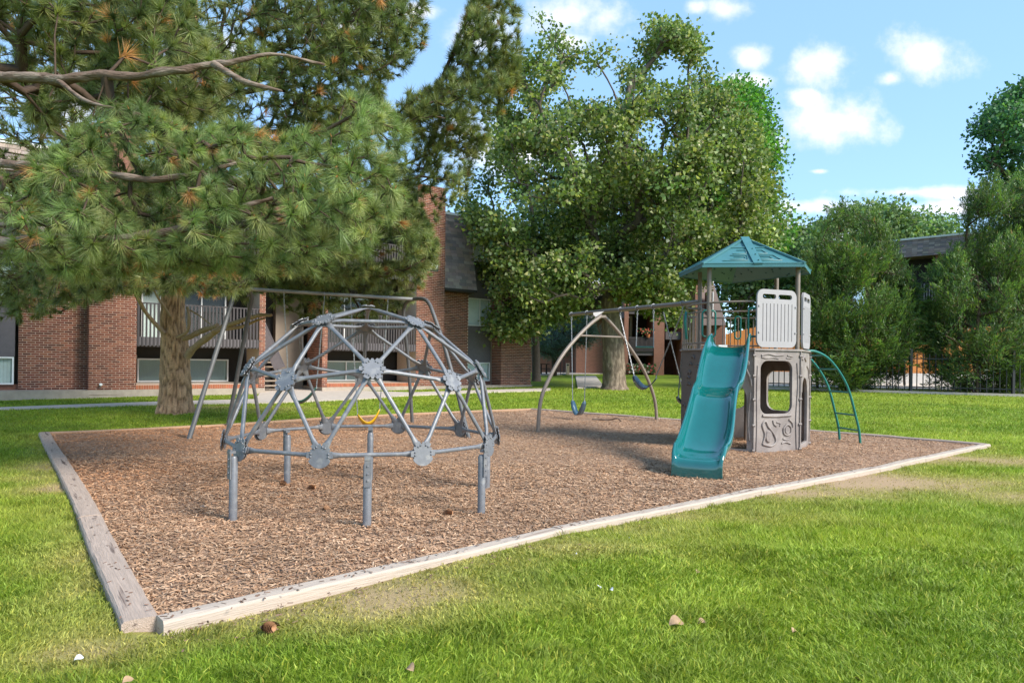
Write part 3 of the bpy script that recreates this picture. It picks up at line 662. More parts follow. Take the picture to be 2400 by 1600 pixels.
for (u0, u1, u2, u3) in ((1240, 1470, 1475, 1235), (1642, 1672, 1702, 1640)):
    mb = MB(); a = [at(u0, 662, 50.6), at(u1, 662, 50.6), at(u2, 762 if u0 > 1600 else 745, 48.8), at(u3, 762 if u0 > 1600 else 745, 48.8)]
    bk = [Vector((q.x, 60, q.z)) for q in a]; mb.hexa([a[3], a[2], bk[2], bk[3], a[0], a[1], bk[1], bk[0]]); mb.build('mansard_roof', MANS, FBD)
    pbox(MB(), u0-1, u1+1, 658, 662, 50.4, 50.8).build('coping', WHITE, FBD)
pbox(MB(), 1474, 1642, 640, 690, 49.0, 60).build('upper_wall', FARB, FBD)
pbox(MB(), 1475, 1482, 732, 790, 51.3, 51.45).build('door_frame', WHITE, FBD)
w_ = pbox(MB(), 1655, 1672, 685, 740, 49.2, 49.6).build('window', DARKW, FBD)
pbox(MB(), 1670, 1673, 684, 741, 49.0, 49.25).build('frame', WHITE, w_)
# flower pots and planting on the far building
fp = thing('potted_flowers', at(1519, 791, 48.5), 'orange pot of red flowers on the far grey balcony rail', 'potted plant')
mb = MB(); c = at(1519, 791, 48.55); mb.tube([c, c+Vector((0, 0, .24))], [.10, .14], 10); mb.build('pot', mat('terracotta', (.45, .15, .05), .8), fp)
mb = MB()
for i in range(60):
    q = c+Vector((random.gauss(-.12, .28), random.gauss(0, .1), .42+random.gauss(0, .12))); r_ = .06; mb.add([q+Vector((r_, 0, 0)), q+Vector((0, .02, r_)), q+Vector((-r_, 0, 0)), q+Vector((0, 0, -r_))], [(0, 1, 2, 3)], col=random.choice([(.6, .12, .06), (.05, .1, .02), (.7, .3, .2), (.04, .09, .02)]))
mb.build('flowers', LEAF, fp, vc=True)
sb = thing('flowering_shrub', ground(1500, 873), 'low flowering bed at the foot of the far dark patio', 'shrub'); mb = MB()
for i in range(420):
    q = at(random.uniform(1472, 1535), 872, 48.2)+Vector((0, random.uniform(-.4, .4), random.uniform(0, .62)*random.random()**.5)); r_ = random.uniform(.05, .10); a = random.uniform(0, PI)
    mb.add([q+Vector((r_, 0, 0)), q+Vector((0, .04*math.sin(a), r_)), q+Vector((-r_, .02, 0)), q+Vector((0, 0, -r_))], [(0, 1, 2, 3)], col=random.choice([(.04, .09, .02), (.05, .11, .03), (.45, .08, .07), (.08, .13, .03), (.6, .5, .45)]))
mb.build('leaves', LEAF, sb, vc=True)

Yr = 44.0
RB = thing('apartment_building', (27, 46, .5), 'apartment building with brown shingled mansard roof seen between the junipers at right', 'building')
def rp(u, v, Y): return at(u, v, Y)
lt, rt = rp(2062, 571, 46), rp(2420, 528, 40.5); ltb, rtb = rp(2062, 606, 46), rp(2420, 580, 40.5)
dirb = (rt-lt); dirb.z = 0; dirb.normalize(); nb = Vector((-dirb.y, dirb.x, 0))
zt_, zbm = (lt.z+rt.z)/2, (ltb.z+rtb.z)/2
def rbx(t0, t1, n0, n1, z0, z1):
    L = (rt-lt).length; A = Vector((lt.x, lt.y, 0))+dirb*t0; B_ = Vector((lt.x, lt.y, 0))+dirb*t1
    return MB().hexa([(*(A+nb*n0)[:2], z0), (*(B_+nb*n0)[:2], z0), (*(B_+nb*n1)[:2], z0), (*(A+nb*n1)[:2], z0), (*(A+nb*n0)[:2], z1), (*(B_+nb*n0)[:2], z1), (*(B_+nb*n1)[:2], z1), (*(A+nb*n1)[:2], z1)])
mf = rbx(-1, 16, .0, 8, zbm, zt_); mf.v = [(v[0], v[1], v[2]) if v[2] < zt_-.01 else tuple(Vector(v)+nb*.35) for v in mf.v]; rf = mf.build('mansard_roof', MANS, RB)
c_i = 0
for r in range(8):
    mb = MB(); hh = (zt_-zbm)/8; t = -1
    while t < 16:
        w = .32; A = Vector((lt.x, lt.y, 0))+dirb*t; B_ = A+dirb*(w-.01); d0, d1 = .35*r/8, .35*(r+1)/8; o0 = random.uniform(.015, .03); z = zbm+hh*r
        mb.hexa([(*(A+nb*(d0-o0))[:2], z), (*(B_+nb*(d0-o0))[:2], z), (*(B_+nb*(d0+.01))[:2], z), (*(A+nb*(d0+.01))[:2], z), (*(A+nb*(d1-.006))[:2], z+hh), (*(B_+nb*(d1-.006))[:2], z+hh), (*(B_+nb*(d1+.01))[:2], z+hh), (*(A+nb*(d1+.01))[:2], z+hh)], col=jit(random.choice([(.27, .21, .185), (.34, .265, .23), (.22, .18, .17)]), .12)); t += w
    mb.build('shingle_courses', SHING, rf, kind='stuff', vc=True, recalc=False)
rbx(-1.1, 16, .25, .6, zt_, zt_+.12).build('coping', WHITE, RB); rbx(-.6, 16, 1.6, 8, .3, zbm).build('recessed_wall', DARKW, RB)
for t in (-1, 3.2, 7.4, 11.5): rbx(t, t+.6, .3, 1.7, .3, zbm).build('pillar', FARB, RB)
for z in (zbm-2.9, zbm-5.6):
    bl = rbx(-.4, 15, .35, 1.6, z, z+.15).build('balcony', SIDING, RB); rbx(-.4, 15, .33, .38, z+1.1, z+1.15).build('handrail', SLAT, bl)
    t = -.3
    while t < 7: rbx(t, t+.06, .30, .33, z, z+1.1).build('slat', mat('slat_pale', (.26, .24, .24), .7), bl); t += .15

# orange board enclosure, kerb, iron fence
OF = thing('board_fence', (14, 37.5, .5), 'tall orange board enclosure behind the tower and the junipers', 'fence')
u = 1700; i = 0
while u < 2420:
    Yo = 37.5; a = at(u, 884, Yo); b_ = at(u+6.6, 884, Yo); top = 765 if u > 1790 else 782-(u-1700)*.24
    zt2 = at(u, top, Yo).z
    MB().hexa([(a.x, Yo-.02*(i % 2), a.z), (b_.x, Yo-.02*(i % 2), a.z), (b_.x, Yo+.05, a.z), (a.x, Yo+.05, a.z), (a.x, Yo-.02*(i % 2), zt2), (b_.x, Yo-.02*(i % 2), zt2), (b_.x, Yo+.05, zt2), (a.x, Yo+.05, zt2)]).build('board', ORANGE, OF); u += 6.9; i += 1
pbox(MB(), 1700, 2430, 878, 905, 37.3, 37.44).build('base_wall', mat('pale_base', (.55, .52, .49), .8), OF)
flat('pool_deck', [(9.5, 33.2), (30, 30), (30, 37.3), (9.5, 37.3)], .05, mat('pool_deck_concrete', (.62, .56, .50), .8, var=.1), 'pale concrete deck behind the black iron fence')
KA, KB = ground(1800, 912), ground(2560, 934)
kc = MB().bar(KA+Vector((0, 0, .02)), KB+Vector((0, 0, .02)), .25, .16).build('kerb', CONC); tag(kc, 'low concrete kerb under the black iron fence', kind='structure')
IF = thing('iron_fence', KA, 'black iron picket fence standing on the kerb under the junipers', 'fence')
Lk = (KB-KA).length; dk = (KB-KA).normalized(); t = 0; i = 0; me = None
while t < Lk:
    p = KA+dk*t+Vector((0, 0, .1))
    if i % 16 == 9: MB().box(p+Vector((0, 0, .85)), (.10, .10, 1.8)).build('post', BLACK, IF)
    elif me is None: o = MB().box(p+Vector((0, 0, .80)), (.03, .03, 1.5)).build('picket', BLACK, IF); me = o.data; p0 = p
    else: o = bpy.data.objects.new('picket', me); link(o, IF); o.location = p-p0
    t += .222; i += 1
for z in (.28, 1.45): MB().bar(KA+Vector((0, 0, z)), KB+Vector((0, 0, z)), .04, .045).build('rail', BLACK, IF)
# ================================================================= CLIMBING DOME
DC = Vector((-1.375, 6.5, .57)); DR = 1.27
DT = thing('climbing_dome', (DC.x, DC.y, .03), 'grey steel geodesic climbing dome raised on six short posts in the wood chips', 'climbing frame')
A0 = math.radians(-4)
def dn(polar, az, r=DR, z=1.0):
    a = A0+math.radians(az); p = math.radians(polar); return DC+Vector((math.sin(a)*math.sin(p)*r, -math.cos(a)*math.sin(p)*r, math.cos(p)*r*z))
apex = dn(0, 0, z=.98); r1 = [dn(31.7, -18+72*k) for k in range(5)]
r2 = [dn(63.4 if k % 2 == 0 else 58.3, -18+36*k) for k in range(10)]; r3 = [dn(90, 36*k) for k in range(10)]
nodes = [apex]+r1+r2+r3; E = []
for k in range(5):
    E += [(0, 1+k), (1+k, 1+(k+1) % 5), (1+k, 6+2*k), (1+k, 6+(2*k+1) % 10), (1+k, 6+(2*k-1) % 10)]
for k in range(10):
    E += [(6+k, 6+(k+1) % 10), (16+k, 16+(k+1) % 10), (6+k, 16+k), (6+k, 16+(k-1) % 10)]
PLR = .095
for i, p in enumerate(nodes):
    nrm = (p-DC).normalized()
    if i >= 16: nrm = (nrm+Vector((0, 0, .10))).normalized()
    nb_ = [nodes[b] if a == i else nodes[a] for a, b in E if i in (a, b)]
    ux = (Vector((0, 0, 1)).cross(nrm)).normalized() if abs(nrm.z) < .98 else Vector((1, 0, 0)); uy = nrm.cross(ux)
    angs = sorted(math.atan2((q-p).dot(uy), (q-p).dot(ux)) for q in nb_)
    out_ = []; NN = 72; R0 = PLR*(.62 if i == 0 else 1.0)
    for k in range(NN):
        a = -PI+2*PI*k/NN; da = min(abs((a-x+PI) % (2*PI)-PI) for x in angs); rr = R0
        if .26 < da < .42: rr = R0*.84          # small notch beside every strut lug
        elif da <= .26: rr = R0*1.10
        out_.append((rr*math.cos(a), rr*math.sin(a)))
    hb = MB().poly(out_, [], p+nrm*.004, ux, uy, .007); hub = hb.build('hub_plate', STEEL, DT)
    hb2 = MB().poly([(q[0]*.86, q[1]*.86) for q in out_], [], p-nrm*.020, ux, uy, .006)
    hb2.build('backing_plate', STEEL, hub)
    bb = MB(); 
    for a in angs:
        for da in (-.16, .16):
            c = p+(ux*math.cos(a+da)+uy*math.sin(a+da))*R0*.74; bb.tube([c+nrm*.010, c+nrm*.016, c+nrm*.019], [.0085, .0080, .003], 8)
    bb.build('bolts', STEEL, hub, kind='stuff')
for a, b_ in E:
    pa, pb = nodes[a], nodes[b_]; d = (pb-pa).normalized(); na = ((pa+pb)/2-DC).normalized()
    rr = .0175; a0 = .056
    L = (pb-pa).length; ts = [a0, a0+.045, a0+.10, L-a0-.10, L-a0-.045, L-a0]
    y = na.cross(d).normalized(); z = d.cross(y); mb = MB(); n = 10; vs = []
    for k, t in enumerate(ts):
        c = pa+d*t; w, h = ((.036, .005), (.026, .010), (rr, rr), (rr, rr), (.026, .010), (.036, .005))[k]
        c = c-na*(.006 if k in (0, 5) else .004)
        for j in range(n): q = 2*PI*j/n; vs.append(c+y*math.cos(q)*w+z*math.sin(q)*h)
    fs = [(k*n+j, k*n+(j+1) % n, (k+1)*n+(j+1) % n, (k+1)*n+j) for k in range(5) for j in range(n)]
    mb.add(vs, fs, True); mb.add(vs[:n], [tuple(range(n-1, -1, -1))]); mb.add(vs[-n:], [tuple(range(n))]); mb.build('strut', STEEL, DT)
for (u, v, az, rr) in ((546, 1211, -58, 1.20), (860, 1234, 14, 1.155), (1128, 1201, 60, 1.19), (673, 1129, -130, 1.2), (867, 1119, -166, 1.155), (1141, 1137, 122, 1.2)):
    g = ground(u, v, .03); a_ = math.atan2(g.x-DC.x, -(g.y-DC.y)); top = DC+Vector((math.sin(a_), -math.cos(a_), 0))*1.165; top.z = DC.z-.02
    lo = Vector((g.x, g.y, -.02)); tp = Vector((g.x, g.y, top.z-.03))
    pm = MB().tube([lo, lo.lerp(tp, .97), lo.lerp(tp, 1.0)], [.033, .033, .026], 20).build('post', STEEL, DT)
    on = Vector((math.sin(a_), -math.cos(a_), 0)); tg = Vector((-on.y, on.x, 0))
    br = MB(); c = tp+on*.036; br.box(c+Vector((0, 0, -.06)), (.05, .008, .24), Matrix((tg, on, Vector((0, 0, 1)))).transposed()); br.box(tp+on*.02+Vector((0, 0, .035)), (.05, .05, .02), Matrix((tg, on, Vector((0, 0, 1)))).transposed())
    for zz in (-.02, -.08, -.13): br.tube([c+Vector((0, 0, zz))+on*.002, c+Vector((0, 0, zz))+on*.012], [.010, .006], 8)
    br.build('bracket', STEEL, pm)

# ================================================================= SWINGS
def chain_mesh(a, b, m, parent, link_=.038):
    a, b = Vector(a), Vector(b); d = b-a; L = d.length; d.normalize(); x = d.orthogonal().normalized(); y = d.cross(x); mb = MB(); n = max(2, int(L/link_)); w = .0085; r_ = .0042
    for i in range(n):
        c = a+d*(L*(i+.5)/n); ax = x if i % 2 else y; h = L/n*.62; 
        for sg in (-1, 1): mb.bar(c-d*h+ax*w*sg*.8, c+d*h+ax*w*sg*.8, r_*2, r_*2)
        mb.bar(c-d*h-ax*w, c-d*h+ax*w, r_*2, r_*2); mb.bar(c+d*h-ax*w, c+d*h+ax*w, r_*2, r_*2)
    return mb.build('chain', m, parent)
def hanger(p, dirv, m, parent, r_):
    mb = MB(); p = Vector(p); d = Vector(dirv).normalized(); s = Vector((0, 0, 1)).cross(d).normalized()
    pts = [p+s*math.cos(a)*(r_+.006)+Vector((0, 0, 1))*math.sin(a)*(r_+.006) for a in [2*PI*k/14 for k in range(15)]]
    mb.tube(pts, .007, 6, cap=False); mb.tube([p-Vector((0, 0, r_)), p-Vector((0, 0, r_+.05))], [.010, .008], 8)
    lp = [p-Vector((0, 0, r_+.065))+s*math.cos(a)*.018+Vector((0, 0, 1))*math.sin(a)*.022 for a in [2*PI*k/12 for k in range(13)]]
    mb.tube(lp, .005, 6, cap=False); return mb.build('hanger', m, parent)
def belt_swing(label, At, Bt, Ae, Be, bot, wv, m, group, two=None, chain_len=1.0):
    Ae, Be, bot, wv = Vector(Ae), Vector(Be), Vector(bot), Vector(wv)
    t = thing('belt_swing', At, label, 'swing', group); n = 18; pts = []
    ctrl = bot*2-(Ae+Be)/2
    for i in range(n+1):
        s = i/n; q = (1-s)**2; 
        p = Ae*q+ctrl*2*s*(1-s)+Be*s*s; pts.append(p)
    mb = MB(); vs = []; 
    for i, p in enumerate(pts):
        s = i/n; w = wv*(.42 if s in (0.0, 1.0) else min(1, .7+2.2*min(s, 1-s))); tg = (pts[min(i+1, n)]-pts[max(i-1, 0)]).normalized(); nr = tg.cross(wv).normalized()*.006
        vs += [p-w/2-nr, p+w/2-nr, p+w/2+nr, p-w/2+nr]
    fs = []
    for i in range(n): 
        for k in range(4): fs.append((4*i+k, 4*i+(k+1) % 4, 4*i+4+(k+1) % 4, 4*i+4+k))
    fs += [(0, 1, 2, 3), (4*n+3, 4*n+2, 4*n+1, 4*n)]
    mb.add(vs, fs, True); mb.build('seat', m, t)
    for tp, e in ((At, Ae), (Bt, Be)):
        mb = MB(); e = Vector(e); mb.tube([e-Vector((0, 0, .02)), e+Vector((0, 0, .05))], [.014, .006], 6); mb.build('clasp', CHAIN, t)
        chain_mesh(tp, e+Vector((0, 0, .04)), CHAIN, t)
    return t
def smooth_path(pts, n=6):
    pts = [Vector(p) for p in pts]; o_ = []
    for i in range(len(pts)-1):
        p0, p1, p2, p3 = pts[max(i-1, 0)], pts[i], pts[i+1], pts[min(i+2, len(pts)-1)]
        for k in range(n):
            t = k/n; o_.append(.5*((2*p1)+(p2-p0)*t+(2*p0-5*p1+4*p2-p3)*t*t+(3*p1-p0-3*p2+p3)*t**3))
    return o_+[pts[-1]]
SW = thing('swing_set', (-3.3, 12.5, .03), 'grey galvanised swing set with bent pipe legs behind the climbing dome', 'swing set')
zb_ = 2.50; LB = Vector((-4.80, 12.25, zb_+.03)); RBm = Vector((-2.02, 12.85, zb_-.04)); RBm = at(969, 701, 12.85)
LB = at(560, 676, 12.2)
MB().tube([LB, RBm], [.032, .032], 14).build('top_bar', mat('bar_grey', (.27, .27, .265), .5, metal=.2, var=.15), SW)
def legpath(bx, by, mid, top): return smooth_path([(bx, by, -.05)]+mid+[top], 8)
g = ground(439.5, 1029, .03); MB().tube([(g.x, g.y, -.05), at(546, 699, 12.0), LB+Vector((0, -.1, .02)), LB], .038, 12).build('leg', STEELW, SW)
MB().tube([(-5.45, 13.1, -.05), at(590, 699, 12.5), LB+Vector((.15, .12, .02)), LB], .038, 12).build('leg', STEELW, SW)
g = ground(1102, 1027, .03)
pth = [(g.x, g.y, -.05), at(1068, 905, 12.0), at(1040, 806, 12.18), at(1017, 739, 12.35), at(1005, 710, 12.5), at(990, 700, 12.65), RBm]
MB().tube(smooth_path(pth, 5), .035, 12).build('leg', STEELW, SW)
pth = [(-2.02, 13.98, -.05), at(957, 850, 13.7), at(946, 745, 13.3), at(949, 716, 13.15), at(958, 705, 13.0), RBm]
MB().tube(smooth_path(pth, 5), .035, 12).build('leg', STEELW, SW)
dbar = (RBm-LB)
def onbar(u, A=LB, B=RBm):
    q = onplane(u, 700, (A.x, A.y), (B.x, B.y)); t = (q.y-A.y)/(B.y-A.y); return A+(B-A)*t
HG = [onbar(u) for u in (665.5, 760, 822, 909)]
for p in HG: hanger(p, dbar, CHAIN, SW, .033)
dn_ = Vector((0, 0, -.12))
def ctr(u, v, Y): return at(u, v, Y)
side = Vector((dbar.y, -dbar.x, 0)).normalized()
a, b_ = HG[0], HG[1]; belt_swing('dark green rubber belt swing hanging on the left of the grey swing set', a+dn_, b_+dn_, ctr(677, 915, a.y+.0), ctr(742, 908, b_.y), ctr(703, 942, (a.y+b_.y)/2), side*.12+Vector((0, 0, .06)), SEATG, 'belt swings')
a, b_ = HG[2], HG[3]; belt_swing('bright yellow belt swing seen through the climbing dome', a+dn_, b_+dn_, ctr(838, 972, a.y), ctr(890, 960, b_.y), ctr(865, 993, (a.y+b_.y)/2), side*.12+Vector((0, 0, .085)), SEATY, 'belt swings')

# ================================================================= PLAY TOWER
TP = [Vector(p) for p in ((3.57, 10.06, 0), (4.38, 10.38, 0), (4.86, 11.15, 0), (4.3, 11.95, 0), (3.15, 12.0, 0), (2.78, 11.2, 0), (2.93, 10.42, 0))]
TC = sum(TP, Vector())/len(TP); DKZ = 1.545
TW = thing('play_tower', (TC.x, TC.y, .03), 'plastic play tower with teal wavy slide, six sided teal roof and taupe rock-look base', 'play structure')
base = MB(); n = len(TP)
dk = MB().poly([((p-TC)*1.03)[:2] for p in TP], [], TC+Vector((0, 0, DKZ-.02)), (1, 0, 0), (0, 1, 0), .03); dk.build('deck', TAUPE, TW, bevel=.006)
MB().poly([((p-TC)*.97)[:2] for p in TP], [], TC+Vector((0, 0, DKZ-.09)), (1, 0, 0), (0, 1, 0), .06).build('deck_frame', TAUPE_SHADE, TW)
def squig(pts, o_, ux, uy, nrm, r_=.016, close=False):
    P3 = [o_+ux*a+uy*b for a, b in pts]
    if close: P3.append(P3[0])
    return smooth_path(P3, 4), r_
def wavy(pts, amp=.01, n=4):
    o_ = []
    for i in range(len(pts)):
        a, b = pts[i], pts[(i+1) % len(pts)]
        for k in range(n): t = k/n; o_.append((a[0]+(b[0]-a[0])*t, a[1]+(b[1]-a[1])*t))
    return [(x+random.uniform(-amp, amp)*.5, y+random.uniform(-amp, amp)*.5) for x, y in o_]
def tpanel(i, holes, squigs, m=TAUPE, name='wall_panel', z0=-.05, z1=DKZ-.02, blobs=()):
    A, B = TP[i], TP[(i+1) % n]; ux = (B-A).normalized(); L = (B-A).length; nrm = ux.cross(Vector((0, 0, 1))).normalized()
    if nrm.dot((A+B)/2-TC) < 0: nrm = -nrm
    uy = Vector((0, 0, 1)); o_ = A-nrm*.05
    mb = MB().poly([(0, z0), (L, z0), (L, z1), (0, z1)], holes, o_, ux, uy, .05 if ux.cross(uy).dot(nrm) > 0 else -.05); w = mb.build(name, m, TW, bevel=.008)
    if squigs or blobs:
        q = MB()
        for pts, r_, cl in squigs:
            P3 = [A+nrm*.004+ux*a+uy*b for a, b in pts]
            if cl: P3.append(P3[0])
            q.tube(smooth_path(P3, 4), r_, 7, cap=True)
        for (cx, cy, rx, ry) in blobs:
            k = 16; vs = [A+ux*(cx+rx*math.cos(2*PI*j/k))+uy*(cy+ry*math.sin(2*PI*j/k)) for j in range(k)]+[A+nrm*.022+ux*(cx+rx*.8*math.cos(2*PI*j/k))+uy*(cy+ry*.8*math.sin(2*PI*j/k)) for j in range(k)]
            q.add(vs, [(j, (j+1) % k, (j+1) % k+k, j+k) for j in range(k)], True); q.add(vs[k:], [tuple(range(k))])
        q.build('moulded_relief', m, w, kind='stuff')
    return w
arch_win = rrect(.12, .585, .72, 1.375, .13, 6)
# window panel (front right): width .867
sq = [([(.16, .56), (.40, .55), (.70, .56)], .020, False), ([(.13, 1.455), (.25, 1.48), (.40, 1.455), (.55, 1.47)], .013, False), ([(.13, 1.43), (.22, 1.415), (.35, 1.425), (.45, 1.41)], .011, False), ([(.62, 1.46), (.72, 1.44)], .010, False), ([(.60, 1.42), (.70, 1.42)], .009, False),
      ([(.17, .14), (.21, .28), (.16, .42), (.22, .48), (.27, .40), (.38, .28), (.42, .17), (.34, .11), (.24, .12)], .017, True), ([(.36, .49), (.38, .43), (.43, .40)], .013, False), ([(.43, .46), (.50, .44), (.49, .40)], .010, False),
      ([(.66, .50), (.73, .44), (.74, .38)], .014, False), ([(.53, .14), (.60, .16), (.70, .13)], .013, False), ([(.55, .21), (.64, .19), (.72, .24)], .012, False), ([(.56, .36), (.57, .29), (.63, .26), (.70, .29), (.70, .38), (.63, .42)], .016, True),
      ([(.05, .02), (.06, .4), (.05, .9), (.06, 1.3)], .010, False), ([(.82, .02), (.80, .5), (.83, 1.0), (.81, 1.35)], .012, False)]
tpanel(0, [list(reversed(arch_win))], sq, blobs=[(.63, .335, .055, .065), (.28, .25, .07, .10)])
q = MB(); A, B = TP[0], TP[1]; ux = (B-A).normalized(); nrm = ux.cross(Vector((0, 0, 1)))
# panel to the right with tall arched opening
arch = lambda x0, x1, z0, z1, r_: [(x0, z0), (x1, z0)]+[((x0+x1)/2+(x1-x0)/2*math.cos(a), z1-r_+r_*math.sin(a)) for a in [PI*k/10 for k in range(11)]]
A_ = arch(.17, .74, .10, 1.12, .34)
tpanel(1, [list(A_)], [([(.06, 1.44), (.2, 1.40), (.32, 1.45), (.5, 1.38)], .016, False), ([(.08, 1.3), (.12, 1.15), (.10, .9)], .016, False), ([(.60, 1.30), (.75, 1.25), (.82, 1.1)], .014, False)])
tpanel(2, [list(rrect(.18, .55, .76, 1.22, .15))], [])
tpanel(3, [list(rrect(.2, .55, .95, 1.22, .15))], [])
tpanel(4, [], [], m=TAUPE_SHADE)
# climbing wall (shaded left) with hand holds
hold = []
for k in range(26):
    cx, cz = random.uniform(.06, .72), .1+(k % 13)*.108+random.uniform(-.03, .03); a = random.uniform(-1, 1)
    hold.append(([(cx-.05, cz-.02*a), (cx-.015, cz+.025), (cx+.02, cz+.01), (cx+.05, cz-.03*a)], .016, False))
tpanel(5, [], hold, m=TAUPE_SHADE, name='climbing_panel')
A6 = arch(.20, .64, .06, 1.06, .30)
tpanel(6, [list(A6)], [([(.05, 1.40), (.12, 1.30), (.06, 1.2), (.10, 1.05)], .016, False), ([(.68, .2), (.66, .5), (.69, .9)], .014, False), ([(.60, 1.44), (.66, 1.33), (.61, 1.28), (.68, 1.12), (.70, 1.0)], .018, False)]+[([(cx-.04, cz), (cx, cz+.03), (cx+.04, cz-.02)], .015, False) for cx, cz in ((.12, 1.45), (.1, .9), (.08, .6), (.1, .3))])
jb = MB()
for i in (0, 1, 2, 6):
    p = TP[i]+(TP[i]-TC).normalized()*.012
    for zz in (.05, .42, .80, 1.15, 1.45): jb.tube([p+Vector((-.02, 0, zz)), p+Vector((.02, 0, zz))], .020, 8)
    jb.tube([p+Vector((0, 0, 0)), p+Vector((0, 0, DKZ))], .010, 6)
jb.build('panel_joints', TAUPE, TW, kind='stuff')
# inner post seen through the window
MB().tube([(3.95, 11.5, 0), (3.95, 11.5, DKZ-.09)], .03, 10).build('inner_post', TAN, TW)
# roof posts
PT = [(3.01, 10.46), (4.34, 10.40), (3.15, 11.50), (4.46, 11.55)]
for x_, y_ in PT: MB().tube([(x_, y_, DKZ-.1), (x_, y_, 2.86)], .034, 16).build('roof_post', TAN, TW)
RZ = 2.80; RA = at(1745, 560, 11.0)
RC = [at(1646, 619.5, 10.30), at(1887, 617, 10.12), at(1900, 636, 10.95), at(1716, 659, 12.30), at(1592, 644, 11.50)]
zz_ = sum(p.z for p in RC)/5
RC = [Vector((p.x, p.y, zz_)) for p in RC]
for i in range(5):
    a, b_ = RC[i], RC[(i+1) % 5]; nrm = (b_-a).cross(RA-a).normalized()
    if nrm.z < 0: nrm = -nrm
    th = .03; mb = MB(); dwn = Vector((0, 0, -.045))
    mb.add([a, b_, RA, a-nrm*th, b_-nrm*th, RA-nrm*th], [(0, 1, 2), (3, 5, 4)]); mb.add([a, b_, b_+dwn, a+dwn], [(0, 1, 2, 3)]); mb.add([a-nrm*th, b_-nrm*th, b_+dwn, a+dwn], [(0, 1, 2, 3)])
    rp_ = mb.build('roof_panel', ROOFP, TW)
    # moulded rectangular ribs, a raised cap course and a side rib
    q = MB(); M_ = lambda s, t: (a*(1-s)+b_*s)*(1-t)+RA*t+nrm*.006
    for (s0, s1, t0, t1) in ((.17, .45, .12, .32), (.22, .44, .38, .52), (.55, .83, .12, .32), (.56, .78, .38, .52), (.25, .42, .17, .26), (.58, .75, .17, .26)):
        q.tube([M_(s0, t0), M_(s1, t0), M_(s1, t1), M_(s0+(s1-s0)*.12, t1)], .011, 6)
    q.tube([M_(0, .62), M_(1, .62)], .014, 6); q.tube([M_(0, .015), M_(1, .015)], .014, 6)
    q.build('moulded_ribs', ROOFP, rp_, kind='stuff')
    d1 = (RA-a); e1 = a+nrm*.01; q = MB(); q.bar(a+Vector((0, 0, .012)), RA+Vector((0, 0, .012)), .05, .03); q.build('ridge_strip', ROOFP, rp_)
a, b_ = RC[0], RC[1]; mdl = a.lerp(b_, .545); q = MB(); q.bar(mdl+Vector((0, -.01, .0)), RA+Vector((0, -.005, .02)), .13, .035)
for t in (.08, .30, .52): 
    c = mdl.lerp(RA, t)+Vector((.02, -.02, .025)); q.tube([c, c+Vector((0, -.01, .012))], [.014, .008], 8)
q.build('seam_strip', ROOFP, TW)
q = MB()
for k in range(90):
    i = random.randrange(5); a, b_ = RC[i], RC[(i+1) % 5]; s, t = random.random(), random.uniform(.03, .6); p = (a*(1-s)+b_*s)*(1-t)+RA*t+Vector((0, 0, -.034)); q.tube([p, p-Vector((0, 0, .012))], [.018, .010], 6)
q.build('underside_dimples', mat('roof_plastic_shaded', (.02, .09, .09), .7), TW, kind='stuff')  # same roof plastic, darkened in colour to give the dimples underside shade
# pale guard panels
def guard(i, a0, a1, name='guard_panel'):
    A, B = TP[i], TP[(i+1) % n]; ux = (B-A).normalized(); L = (B-A).length; nrm = ux.cross(Vector((0, 0, 1)));
    if nrm.dot((A+B)/2-TC) < 0: nrm = -nrm
    w = a1-a0; hgt = .86; o_ = A+ux*a0+Vector((0, 0, DKZ+.03))+nrm*.0; holes = []
    holes.append(list(reversed(rrect(w*.13, hgt-.14, w*.47, hgt-.07, .03, 3)))); holes.append(list(reversed(rrect(w*.53, hgt-.14, w*.88, hgt-.07, .03, 3))))
    ns = 9
    for k in range(ns):
        x_ = w*.14+(w*.74)*k/(ns-1); holes.append(list(reversed([(x_-.006, .09), (x_+.006, .09), (x_+.006, hgt-.21), (x_-.006, hgt-.21)])))
    sg = 1 if ux.cross(Vector((0, 0, 1))).dot(nrm) > 0 else -1
    g_ = MB().poly(rrect(0, 0, w, hgt, .11, 6), holes, o_, ux, (0, 0, 1), .03*sg).build(name, WHITEP, TW, bevel=.006)
    MB().poly([(w*.12, .08), (w*.90, .08), (w*.90, hgt-.2), (w*.12, hgt-.2)], [], o_-nrm*.012, ux, (0, 0, 1), .006*sg).build('backing', mat('pale_plastic_groove', (.40, .37, .37), .7), g_)
    q = MB()
    for (xx, zz) in ((.03, hgt-.25), (.03, .22), (w-.02, hgt-.25), (w-.02, .22)): c = o_+ux*xx+Vector((0, 0, zz))+nrm*.03; q.tube([c, c+nrm*.014], [.018, .012], 8)
    q.build('bolts', WHITEP, g_, kind='stuff')
guard(0, .02, .76); guard(1, .04, .72)
